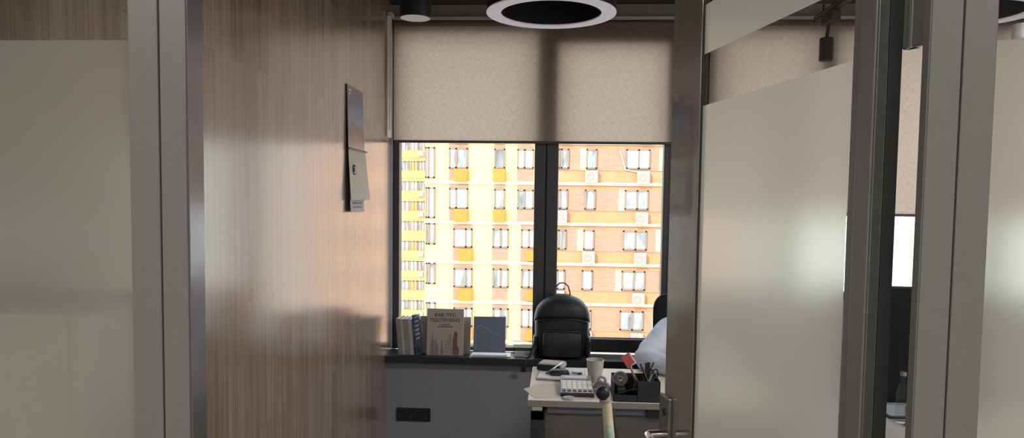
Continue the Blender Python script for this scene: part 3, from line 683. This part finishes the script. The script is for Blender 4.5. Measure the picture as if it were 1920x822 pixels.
# calculator
t = thing('calculator', 'desktop calculator with cream keys facing the window', 'calculator', (.100, 3.355, Z), (R(2.5), 0, R(0)))
MB().box(-.074, .074, -.138, .138, .0065, .0225, .004).build('shell', 'black', t, world=False)
MB().box(-.070, .070, -.132, .135, .0225, .0265, .002).build('face_plate', 'calc_face', t, world=False)
MB().box(-.066, .066, .060, .125, .0265, .031, .002).build('display_hood', 'calc_body', t, world=False)
MB().box(-.05, .05, .075, .105, .031, .0318).build('display', 'lcd', t, world=False)
for r in range(5):
    for c_ in range(6):
        x = -.0575+c_*.023; y = -.112+r*.033
        kk = MB().box(x-.0088, x+.0088, y-.0125, y+.0125, .0265, .0315, .0018).build('key', 'key' if r else 'key_dark', t, world=False)
        if r == 0: kk['label'] = 'dark key in the front row'
t = tag(MB().lathe([(0, 0), (.026, 0), (.0275, .002), (.0275, .006), (.025, .008), (.022, .0065), (0, .006)], c=(0, 0, 0), seg=40).build('round_lid', 'clear_tape', None, smooth=True), 'round translucent lid lying in front of the calculator', 'lid')
t.location = (.064, 3.186, Z)
# tape dispenser behind the knob
t = thing('tape_dispenser', 'small grey tape dispenser between the mug and the organiser', 'tape dispenser', (.222, 3.385, Z), (0, 0, R(-18)))
MB().prism([(-.045, 0), (.05, 0), (.052, .012), (.03, .016), (.018, .03), (-.02, .034), (-.04, .02)], 'y', -.014, .014, .003).build('body', 'calc_body', t, world=False)
MB().lathe([(.012, -.009), (.022, -.009), (.022, .009), (.012, .009), (.012, -.009)], seg=32, mtx=Matrix.Translation((-.006, 0, .036)) @ RX).build('tape_roll', 'clear_tape', t, smooth=True, world=False)
# organiser
t = thing('desk_organiser', 'black desk organiser with open front tray and pen compartment', 'organiser', (.355, 3.24, Z))
a = MB(); a.box(.252, .256, 3.162, 3.32, Z, Z+.085, .001); a.box(.352, .356, 3.162, 3.32, Z, Z+.09, .001); a.box(.446, .450, 3.162, 3.32, Z, Z+.09, .001)
a.box(.252, .450, 3.162, 3.32, Z, Z+.004, .001); a.box(.252, .450, 3.316, 3.32, Z, Z+.09, .001); a.box(.352, .450, 3.162, 3.166, Z, Z+.09, .001); a.box(.252, .352, 3.162, 3.166, Z, Z+.028, .001)
a.tube([(.335, 3.164, Z+.05), (.338, 3.164, Z+.075), (.347, 3.164, Z+.082), (.353, 3.164, Z+.08)], .0022, 6)
a.tube([(.256, 3.164, Z+.028), (.33, 3.164, Z+.055), (.352, 3.164, Z+.055)], .0022, 6)
a.build('tray', 'black_matt', t)
def stick(name, label, cat, p0, p1, r, m, head=None):
    p0, p1 = Vector(p0), Vector(p1); t = thing(name, label, cat, p0, group='pens in the desk organiser')
    d_ = p1-p0
    MB().cyl((0, 0, 0), d_*.86, r, seg=12, bev=r*.2).build('barrel', m, t, smooth=True, world=False)
    MB().cyl(d_*.86, d_, r*1.12, r*.9, seg=12, bev=r*.2).build('cap', head or m, t, smooth=True, world=False)
    return t
ZB = Z+.006
stick('pen', 'grey pen leaning right in the pen compartment', 'pen', (.372, 3.18, ZB), (.425, 3.20, ZB+.128), .005, 'grey_pen', 'black')
stick('pen', 'black pen leaning left in the pen compartment', 'pen', (.432, 3.19, ZB), (.372, 3.24, ZB+.145), .0048, 'black', 'black')
stick('pen', 'black pen upright in the middle of the pen compartment', 'pen', (.40, 3.24, ZB), (.398, 3.25, ZB+.146), .005, 'black')
stick('marker', 'thick black marker standing at the back of the pen compartment', 'marker', (.415, 3.29, ZB), (.414, 3.295, ZB+.140), .008, 'black')
stick('pencil', 'thin black pencil leaning toward the person in the pen compartment', 'pencil', (.38, 3.28, ZB), (.437, 3.30, ZB+.138), .0035, 'black')
stick('pen', 'black pen leaning to the right edge of the pen compartment', 'pen', (.384, 3.22, ZB), (.442, 3.27, ZB+.115), .0048, 'black', 'grey_pen')
t = thing('scissors', 'black handled scissors standing in the pen compartment', 'scissors', (.425, 3.225, ZB))
MB().prism([(-.006, 0), (.006, 0), (.009, .085), (-.009, .085)], 'y', -.001, .001).build('blades', 'steel', t, world=False)
for s_ in (-1, 1): MB().tube([(s_*.011+.011*math.cos(R(a_)), 0, .105+.02*math.sin(R(a_))) for a_ in range(0, 360, 24)], .0032, 8, closed=True).build('finger_loop', 'black', t, smooth=True, world=False)
t = thing('headed_stick', 'tan stick with a red and white plastic head leaning out of the organiser', 'stick', (.378, 3.25, ZB), (0, 0, 0))
MB().cyl((0, 0, 0), (-.050, 0, .135), .0052, seg=12).build('stick', 'tan', t, smooth=True, world=False)
mt = Matrix.Translation((-.061, 0, .158)) @ Matrix.Rotation(R(-34), 4, 'Y')
MB().box(-.021, .021, -.009, -.001, -.026, .026, .003, mtx=mt).build('red_head', 'red', t, world=False)
MB().box(-.020, .026, .0, .005, -.034, .022, .002, mtx=mt).build('white_backing', 'white_plastic', t, world=False)
t = thing('tape_roll', 'mottled dark tape roll standing in the front tray of the organiser', 'tape roll', (.287, 3.245, Z+.082))
MB().lathe([(.010, -.013), (.030, -.013), (.031, -.010), (.031, .010), (.030, .013), (.010, .013), (.010, -.013)], seg=40, mtx=Matrix.Rotation(R(90), 4, 'X')).build('tape', 'grey_rubber', t, smooth=True, world=False)
MB().lathe([(.008, -.0135), (.0105, -.0135), (.0105, .0135), (.008, .0135), (.008, -.0135)], seg=32, mtx=Matrix.Rotation(R(90), 4, 'X')).build('core', 'tan', t, smooth=True, world=False)
t = thing('stapler', 'black stapler standing in the tray of the organiser under the tape roll', 'stapler', (.29, 3.25, ZB), (0, 0, 0))
MB().box(-.026, .022, -.05, .05, 0, .014, .004).build('base', 'black', t, world=False)
MB().box(-.022, .018, -.05, .04, .016, .044, .007).build('magazine_arm', 'black', t, world=False)
t = thing('marker', 'dark red marker lying in the front tray of the organiser', 'marker', (.34, 3.185, ZB), (0, R(-62), R(165)))
MB().cyl((0, 0, 0), (0, 0, .055), .0065, seg=14, bev=.001).build('barrel', 'dark_red', t, smooth=True, world=False)
MB().cyl((0, 0, .055), (0, 0, .075), .006, .0055, seg=14, bev=.001).build('cap', 'white_plastic', t, smooth=True, world=False)

# ------------------------------------------------------------------ pole with knob, visitor chair
t = thing('knob_pole', 'cream pole with a round black knob standing before the desk', 'pole', (.185, 2.4, 0))
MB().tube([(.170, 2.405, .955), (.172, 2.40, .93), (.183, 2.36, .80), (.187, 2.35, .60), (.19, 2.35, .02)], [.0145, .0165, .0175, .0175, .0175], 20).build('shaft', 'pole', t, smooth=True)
MB().tube([(.1762, 2.3755, .885), (.1795, 2.3615, .845)], [.0125, .0130], 20).build('teal_patch', 'teal', t, smooth=True)  # small pale teal patch on the shaft
MB().tube([(.186, 2.412, .93), (.206, 2.375, .80), (.207, 2.372, .60), (.207, 2.37, .03)], .0095, 14).build('dark_side_rod', 'black', t, smooth=True)  # black rod added to draw the shaded right side of the pole
MB().ball((.157, 2.40, .983), .0225, (1, 1, 1.05)).build('knob', 'black', t, smooth=True)
MB().lathe([(.006, -.008), (.0175, -.005), (.019, 0), (.0175, .004), (.006, .004)], c=(.165, 2.403, .957), seg=28).build('collar', 'tan', t, smooth=True)
c = MB(); c.tube([(.182+.052*math.cos(R(a_)), 2.36+.052*math.sin(R(a_)), .822+.016*math.cos(R(a_+100))) for a_ in range(0, 360, 15)], .0055, 10, closed=True); c.tube([(.182, 2.36, .818), (.234, 2.36, .818)], .004, 8); c.tube([(.182, 2.36, .818), (.130, 2.36, .826)], .004, 8)
c.build('chrome_ring', 'chrome', t, smooth=True)
MB().lathe([(0, 0), (.14, 0), (.15, .006), (.14, .016), (.03, .024), (.02, .04), (0, .04)], c=(.19, 2.35, 0), seg=48).build('round_base', 'black_matt', t, smooth=True)

# ------------------------------------------------------------------ office chair and seated person
t = thing('office_chair', 'black high back office chair behind the person in the pale blue shirt', 'office chair', (.76, 4.12, 0))
bk = [(.575, .60), (.562, .75), (.558, .97), (.560, 1.01), (.570, 1.042), (.588, 1.064), (.61, 1.078), (.64, 1.083)]
poly = bk + [(1.52-x, z) for x, z in reversed(bk)]
MB().prism(poly, 'y', 4.275, 4.315, .006).build('backrest', 'mesh_fabric', t)
MB().box(.53, .99, 3.90, 4.27, .44, .50, .022).build('seat', 'mesh_fabric', t)
MB().box(.74, .78, 4.22, 4.345, .40, .66, .008).build('back_bracket', 'black', t)
MB().cyl((.76, 4.10, .09), (.76, 4.10, .44), .028, .022).build('gas_column', 'chrome', t, smooth=True)
for k in range(5):
    a_ = R(18+72*k); e_ = Vector((.76+.27*math.cos(a_), 4.10+.27*math.sin(a_), .075))
    lg = MB().cyl((.76, 4.10, .11), tuple(e_), .028, .017, seg=12).build('base_leg', 'black', t, smooth=True)
    MB().lathe([(0, -.012), (.026, -.012), (.028, 0), (.026, .012), (0, .012)], seg=20, mtx=Matrix.Translation((e_.x, e_.y, .029)) @ Matrix.Rotation(a_, 4, 'Z') @ RX).build('caster', 'black', lg, smooth=True)
def skin(verts, edges, root=0, sub=2):
    me = bpy.data.meshes.new('sk'); me.from_pydata([v[0] for v in verts], edges, [])
    ob = bpy.data.objects.new('sk', me); C.objects.link(ob)
    md = ob.modifiers.new('s', 'SKIN'); md.use_smooth_shade = True
    for i, v in enumerate(verts):
        r_ = v[1]; r_ = (r_, r_) if not isinstance(r_, tuple) else r_
        me.skin_vertices[0].data[i].radius = r_; me.skin_vertices[0].data[i].use_root = (i == root)
    s_ = ob.modifiers.new('u', 'SUBSURF'); s_.levels = sub; s_.render_levels = sub
    dg = bpy.context.evaluated_depsgraph_get(); out = bpy.data.meshes.new_from_object(ob.evaluated_get(dg))
    bpy.data.objects.remove(ob); return out
def remesh(me, vox):
    ob = bpy.data.objects.new('rm', me); C.objects.link(ob)
    md = ob.modifiers.new('r', 'REMESH'); md.mode = 'VOXEL'; md.voxel_size = vox; md.use_smooth_shade = True
    s_ = ob.modifiers.new('sm', 'SMOOTH'); s_.iterations = 3
    dg = bpy.context.evaluated_depsgraph_get(); out = bpy.data.meshes.new_from_object(ob.evaluated_get(dg))
    bpy.data.objects.remove(ob); return out
PX = .745
torso = [((PX, 4.08, .56), (.15, .11)), ((PX, 4.07, .68), (.145, .10)), ((PX, 4.06, .82), (.155, .10)), ((PX, 4.04, .93), (.13, .085)), ((PX, 4.02, 1.01), (.060, .060)), ((PX, 3.995, 1.085), (.056, .056)), ((PX, 3.975, 1.13), (.05, .05))]
armL = [((PX-.145, 4.02, .918), .056), ((PX-.215, 3.93, .850), .046), ((PX-.30, 3.80, .797), .042), ((PX-.17, 3.68, .795), .036), ((PX-.075, 3.585, .788), .026), ((PX-.045, 3.555, .784), .024)]
armR = [((2*PX-p_[0], p_[1], p_[2]), r_) for p_, r_ in armL]
legs = []
for s_ in (-1, 1): legs.append([((PX+s_*.09, 4.04, .56), .085), ((PX+s_*.11, 3.85, .565), .078), ((PX+s_*.12, 3.63, .55), .06), ((PX+s_*.12, 3.62, .33), .052), ((PX+s_*.12, 3.66, .10), .04), ((PX+s_*.125, 3.58, .045), .04), ((PX+s_*.13, 3.47, .035), .034)])
V, Ed = [], []
def chain(pts, start=None):
    i0 = len(V)
    for i, p_ in enumerate(pts):
        V.append(p_)
        if i: Ed.append((i0+i-1, i0+i))
    if start is not None: Ed.append((start, i0))
    return i0
chain(torso); chain(armL, 3); chain(armR, 3); chain(legs[0], 0); chain(legs[1], 0)
acc = MB(); acc.bm.from_mesh(skin(V, Ed))
HC = Vector((PX, 3.965, 1.195))
acc.ball(HC, .1, (.76, .95, 1.12)); acc.ball(HC+Vector((0, -.03, -.05)), .068, (.86, .95, 1.0)); acc.ball(HC+Vector((0, -.05, -.088)), .028, (1.1, 1, .8))
acc.ball(HC+Vector((0, -.103, -.015)), .013, (.75, 1.1, 1.5)); acc.ball(HC+Vector((0, -.108, -.028)), .0125, (1.15, 1, .8))
acc.ball(HC+Vector((0, -.090, -.058)), .014, (1.7, .6, .5)); acc.ball(HC+Vector((0, -.085, .022)), .016, (2.6, .7, .5))
for s_ in (-1, 1):
    acc.ball(HC+Vector((s_*.077, .005, -.01)), .024, (.32, .7, 1.25))
    h0 = Vector((PX+s_*.045, 3.553, .784))          # palm and fingers, hand resting on the desk
    acc.ball(h0+Vector((-s_*.014, -.028, -.003)), .036, (.95, 1.15, .42))
    for k, (dx, ln_) in enumerate(((-.028, .062), (-.010, .072), (.008, .068), (.025, .054))):
        b0 = h0+Vector((-s_*.018+s_*dx*.95, -.058, 0)); b1 = b0+Vector((s_*dx*.12, -ln_*.5, .006)); b2 = b0+Vector((s_*dx*.16, -ln_*.85, -.006)); b3 = b0+Vector((s_*dx*.16, -ln_, -.018))
        acc.tube([b0, b1, b2, b3], [.0095, .009, .008, .006], 10)
    acc.tube([h0+Vector((-s_*.034, -.015, -.004)), h0+Vector((-s_*.058, -.035, -.004)), h0+Vector((-s_*.068, -.06, -.010))], [.012, .0105, .008], 10)
tmp = bpy.data.meshes.new('b'); acc.bm.to_mesh(tmp); acc.bm.free()
bd = remesh(tmp, .0065); bd.materials.clear(); bd.materials.append(M['skin']); bd.name = 'person'
for pl in bd.polygons: pl.use_smooth = True
person = bpy.data.objects.new('person', bd); C.objects.link(person)
tag(person, 'person in a pale blue shirt seated at the desk, leaning on the desktop', 'person')
def cloth(name, m, chains, vox, wr):
    global V, Ed
    V, Ed = [], []
    for c_, st in chains: chain(c_, st)
    me = remesh(skin(V, Ed), vox); me.materials.clear(); me.materials.append(M[m]); me.name = name
    from mathutils import noise as nz
    for v in me.vertices:
        p_ = v.co; k = nz.noise(Vector((p_.x*14, p_.y*14, p_.z*22)))+.5*nz.noise(Vector((p_.x*34+5, p_.y*34, p_.z*40)))
        v.co = p_+v.normal*(k*wr)
    for pl in me.polygons: pl.use_smooth = True
    ob = bpy.data.objects.new(name, me); C.objects.link(ob); ob.parent = person; return ob
g = lambda ch_, d_: [(p_, tuple(a+d_ for a in r_) if isinstance(r_, tuple) else r_+d_) for p_, r_ in ch_]
cloth('shirt', 'shirt', [(g(torso[:4], .024)+[((PX, 4.02, 1.0), (.092, .085)), ((PX, 4.012, 1.04), (.068, .068))], None), ([((PX-.11, 4.025, .935), .088)]+g(armL[:5], .023), 3), ([((PX+.11, 4.025, .935), .088)]+g(armR[:5], .023), 3)], .008, .007)
cloth('trousers', 'trousers', [(g([torso[0]], .014), None), (g(legs[0][:5], .014), 0), (g(legs[1][:5], .014), 0)], .01, .004)
MB().tube([(PX+.066*math.sin(R(a_)), 4.005-.064*math.cos(R(a_)), 1.058+.012*math.cos(R(a_+180))) for a_ in range(12, 349, 14)], .017, 10, flat=.45, flat_axis=(0, 0, 1)).build('collar', 'shirt', person, smooth=True)
hb = MB(); hb.ball(HC+Vector((0, .012, .022)), .1, (.80, .97, 1.02))
hb.bm.verts.ensure_lookup_table()
bmesh.ops.delete(hb.bm, geom=[v for v in hb.bm.verts if (v.co.y < HC.y-.045 and v.co.z < HC.z+.055) or v.co.z < HC.z-.055], context='VERTS')
ho = hb.build('hair', 'hair', person, smooth=True); ho.modifiers.new('s', 'SOLIDIFY').thickness = .008
for s_ in (-1, 1):
    ey = MB().ball(HC+Vector((s_*.030, -.0775, .002)), .0115).build('eye', 'white_plastic', person, smooth=True)
    MB().ball(HC+Vector((s_*.030, -.0858, .0015)), .0048).build('iris', 'hair', ey, smooth=True)
    MB().tube([HC+Vector((s_*.014, -.0915, .020)), HC+Vector((s_*.030, -.0935, .0245)), HC+Vector((s_*.046, -.083, .020))], .0028, 8).build('eyebrow', 'hair', person, smooth=True)
MB().tube([HC+Vector((-.024, -.092, -.059)), HC+Vector((0, -.1005, -.057)), HC+Vector((.024, -.092, -.059))], .0045, 10, flat=1).build('lips', 'lip', person, smooth=True)

# ------------------------------------------------------------------ second desk glimpsed through the hinge gap
t = thing('side_desk', 'dark second desk glimpsed through the gap beside the door hinge', 'desk', (1.7, 3.05, 0))
MB().box(1.16, 2.3, 2.72, 3.42, .722, .75, .002).build('desktop', 'desk_front', t)
for x in (1.18, 2.22):
    for y in (2.74, 3.34): MB().box(x, x+.05, y, y+.05, 0, .722, .003).build('leg', 'desk_leg', t)
t = thing('monitor', 'black monitor seen through the gap beside the door hinge', 'monitor', (1.43, 3.1, .75))
MB().box(1.24, 1.72, 3.08, 3.105, .80, 1.275, .006).build('screen_housing', 'screen', t)
MB().box(1.255, 1.705, 3.078, 3.081, .815, 1.26).build('back_plate', 'screen', t)
MB().cyl((1.45, 3.10, .755), (1.45, 3.10, .95), .016, seg=20).build('stand', 'chrome', t, smooth=True)
MB().box(1.34, 1.56, 3.02, 3.20, .7505, .762, .005).build('foot', 'black', t)
t = thing('bottle', 'clear narrow bottle standing before the monitor in the hinge gap', 'bottle', (1.365, 2.98, .7505))
MB().lathe([(0, 0), (.022, 0), (.024, .004), (.024, .12), (.011, .155), (.010, .185), (0, .185)], seg=28).build('body', 'acrylic', t, smooth=True, world=False)
MB().cyl((0, 0, .185), (0, 0, .20), .012, seg=20).build('cap', 'steel', t, smooth=True, world=False)
t = thing('paper_cube', 'block of white notes on the second desk in the hinge gap', 'note block', (1.40, 2.93, .7505))
MB().box(-.02, .07, -.03, .05, 0, .045, .002).build('notes', 'paper', t, world=False)
MB().box(-.022, .072, -.032, .052, .0455, .07, .002).build('upper_notes', 'paper_beige', t, world=False)

# ------------------------------------------------------------------ the buildings outside
def FX(u, v): return -11.48+(u-750)*.03832+(v-270)*.0004
def FZ(u, v): return 5.648+(u-750)*.00031-(v-270)*.03912
FY = 54.0
ab = thing('apartment_building', 'pale yellow and orange brick apartment block across the street', 'building', (0, FY, -9.0))
XL, XM, XRr, ZT, ZB_ = FX(797, 400), FX(1030, 400), 16.0, 17.0, -9.0
MB().box(XL, XM, FY, FY+8, ZB_, ZT).build('yellow_wall', 'fac_yellow', ab)
MB().box(XM, XRr, FY+.02, FY+8, ZB_, ZT).build('orange_wall', 'fac_orange', ab)
FP = 74.2
def floors(): return range(-3, 7)
cs = MB(); cr = MB()
for n in floors():
    y = 343+n*FP
    z = FZ(900, y-2); cs.box(XL-.02, XM, FY-.14, FY+.1, z-.11, z+.11)
    z = FZ(1150, y+.5); cr.box(XM, XRr, FY-.14, FY+.1, z-.10, z+.10)
cs.build('string_course', 'course', ab); cr.build('string_course', 'course', ab)
bands = MB()
for n in floors():
    z0, z1 = FZ(1150, 319+n*FP), FZ(1150, 279+n*FP); bands.box(XM+.01, XRr, FY-.03, FY+.1, z0, z1)
bands.build('brown_band', 'fac_brown', ab)
def fwin(u0, u1, v0, v1, kind, mull=None):
    x0, x1, z1, z0 = FX(u0, v0), FX(u1, v0), FZ(u0, v0), FZ(u0, v1)
    t_ = .10; a = MB(); y0, y1 = FY-.15, FY+.06
    a.box(x0, x1, y0, y1, z0, z0+t_); a.box(x0, x1, y0, y1, z1-t_, z1); a.box(x0, x0+t_, y0, y1, z0, z1); a.box(x1-t_, x1, y0, y1, z0, z1)
    if mull: mx = x0+(x1-x0)*mull; a.box(mx-.07, mx+.07, y0, y1, z0, z1)
    w_ = a.build('window', 'fac_frame', ab)
    MB().box(x0+.05, x1-.05, FY-.10, FY-.08, z0+.05, z1-.05).build('pane', kind, w_)
def fbox(u0, u1, v0, v1, m):
    x0, x1, z1, z0 = FX(u0, v0), FX(u1, v0), FZ(u0, v0), FZ(u0, v1)
    a = MB(); a.box(x0, x1, FY-.45, FY-.04, z0, z1, .03); o_ = a.build('balcony_box' if 'orange' in m else 'air_conditioner_basket', m, ab)
    if 'grey' in m:
        c_ = MB(); xc, zc, r_ = x0+(x1-x0)*.4, (z0+z1)/2, min(x1-x0, z1-z0)*.34
        c_.lathe([(r_*.3, 0), (r_*.5, .03), (r_, .03), (r_*1.05, 0)], seg=20, mtx=Matrix.Translation((xc, FY-.45, zc)) @ RX); c_.build('fan_grille', 'ac_fan', o_)
def fpan(u0, u1, v0, v1, m, name='wall_panel', d=.06):
    x0, x1, z1, z0 = FX(u0, v0), FX(u1, v0), FZ(u0, v0), FZ(u0, v1)
    MB().box(x0, x1, FY-d, FY+.1, z0, z1).build(name, m, ab)
G, GD, GW = 'fac_glass', 'fac_glass_dark', 'fac_glass_white'
for n in floors():
    dy = n*FP; odd = (n < 2)      # the two upper visible storeys differ from the lower ones
    fwin(799, 817, 276+dy if odd else 268+dy, 333+dy if odd else 308+dy, GW if odd else G, .35)
    if odd:
        fpan(844, 880, 270+dy, 340+dy, 'fac_brown'); fwin(844, 880, 277.5+dy, 315+dy, [G, GW][n % 2], .38); fbox(854, 880, 316+dy, 339.5+dy, 'ac_orange')
        fpan(929.5, 950, 271+dy, 318+dy, 'fac_brown'); fwin(929.5, 950, 279+dy, 315+dy, [GD, G][n % 2]); fbox(927.5, 951, 316+dy, 339.5+dy, 'ac_orange')
        fpan(973, 1004, 272+dy, 339+dy, 'fac_brown'); fwin(973, 1004, 280+dy, 315+dy, [GW, G][n % 2], .45)
    else:
        fpan(851, 888, 271+dy, 339+dy, 'fac_brown'); fwin(852, 888, 278+dy, 313+dy, [GW, G][n % 2], .66); fbox(862, 888.5, 315+dy, 338+dy, 'ac_orange')
        fpan(926, 955, 271+dy, 336+dy, 'fac_brown'); fwin(927, 957, 278+dy, 313+dy, G, .5)
        fpan(980, 1010, 271+dy, 338+dy, 'fac_brown'); fwin(981, 1010, 279+dy, 313+dy, [GW, G][n % 2], .5); fbox(990.5, 1010, 317+dy, 337+dy, 'ac_orange')
for n in floors():
    sh = -2.2*n; dy = n*FP; od = n % 2
    fwin(1050+sh, 1070+sh, 279+dy, 315+dy, G, .3)
    if od: fbox(1048+sh, 1069+sh, 317+dy, 341+dy, 'ac_grey')
    fwin(1102+sh, 1122+sh, 279.5+dy, 315.5+dy, [G, GW][(n//2) % 2])
    if not od: fpan(1091+sh, 1102+sh, 277.5+dy, 318+dy, 'ypanel'); fbox(1100+sh, 1123.5+sh, 318.5+dy, 341+dy, 'ac_grey')
    fwin(1176+sh, 1220+sh, 280+dy, 315.5+dy, GW if n == 0 else G, .53)
    fbox(1196+sh, 1219+sh, 320+dy, 343+dy, 'ac_grey')
    if od: fpan(1165+sh, 1176+sh, 278+dy, 318+dy, 'ypanel'); fwin(1247+sh, 1275+sh, 280+dy, 315+dy, G, .5)
    else: fpan(1237+sh, 1248+sh, 278+dy, 319+dy, 'ypanel'); fwin(1249+sh, 1262+sh, 280+dy, 315+dy, G)
pp = MB(); pp.tube([(FX(u, v), FY-.10, FZ(u, v)) for u, v in ((1164, 282), (1175, 317), (1197, 321))], .05, 6); pp.build('drain_pipe', 'course', ab)
# farther building with stacked orange spandrels
def HX(u): return -22.96+(u-750)*.0781
def HZ(v): return 9.70-(v-270)*.0782
HY = 108.0
hb_ = thing('far_apartment_building', 'farther amber block with stacked orange bands seen past the yellow building', 'building', (0, HY, -30))
MB().box(HX(690), HX(812), HY, HY+10, -30, HZ(150)).build('wall', 'fac_yellow', hb_)
for n in range(-3, 13):
    v = 264.5+n*37.2
    MB().box(HX(690), HX(769), HY-.5, HY+.2, HZ(v+31), HZ(v+17.5)).build('amber_spandrel', 'far_amber', hb_)
    MB().box(HX(769), HX(798), HY-.55, HY+.2, HZ(v+31), HZ(v+17.5)).build('orange_spandrel', 'far_orange', hb_)
    for u0, u1, k in ((752, 768, G), (770, 784, ('far_orange' if n % 2 else GW)), (785, 797, G)):
        f_ = MB(); x0, x1, z0, z1 = HX(u0), HX(u1), HZ(v+17.5), HZ(v)
        f_.box(x0, x1, HY-.15, HY+.1, z1-.12, z1); f_.box(x0, x0+.13, HY-.15, HY+.1, z0, z1); f_.box(x1-.13, x1, HY-.15, HY+.1, z0, z1); f_.box((x0+x1)/2-.08, (x0+x1)/2+.08, HY-.15, HY+.1, z0, z1)
        w_ = f_.build('window', 'fac_frame', hb_)
        MB().box(x0+.05, x1-.05, HY-.08, HY-.06, z0, z1-.05).build('pane', k, w_)
    if n % 3 != 1: MB().box(HX(787), HX(796), HY-1.0, HY-.55, HZ(v+28), HZ(v+20)).build('air_conditioner', 'ac_grey', hb_)
wb_ = thing('white_building', 'white panelled building seen through the gap beside the door hinge', 'building', (27, 57, -9))
MB().box(19, 40, 57, 65, -9, 14).build('wall', 'fac_white', wb_)
for k in range(5):
    for j in range(4):
        f_ = MB().box(20.4+k*3.6, 22.2+k*3.6, 56.93, 57.05, -6+j*3.1, -4.3+j*3.1).build('window', 'ac_grey', wb_)
        MB().box(20.5+k*3.6, 22.1+k*3.6, 56.90, 56.935, -5.9+j*3.1, -4.4+j*3.1).build('pane', 'fac_glass_white', f_)
tag(MB().box(-80, 80, 6, 62, -9.3, -9.0).build('street_ground', 'ground', None), 'pale street ground below the apartment block', 'ground', kind='structure')
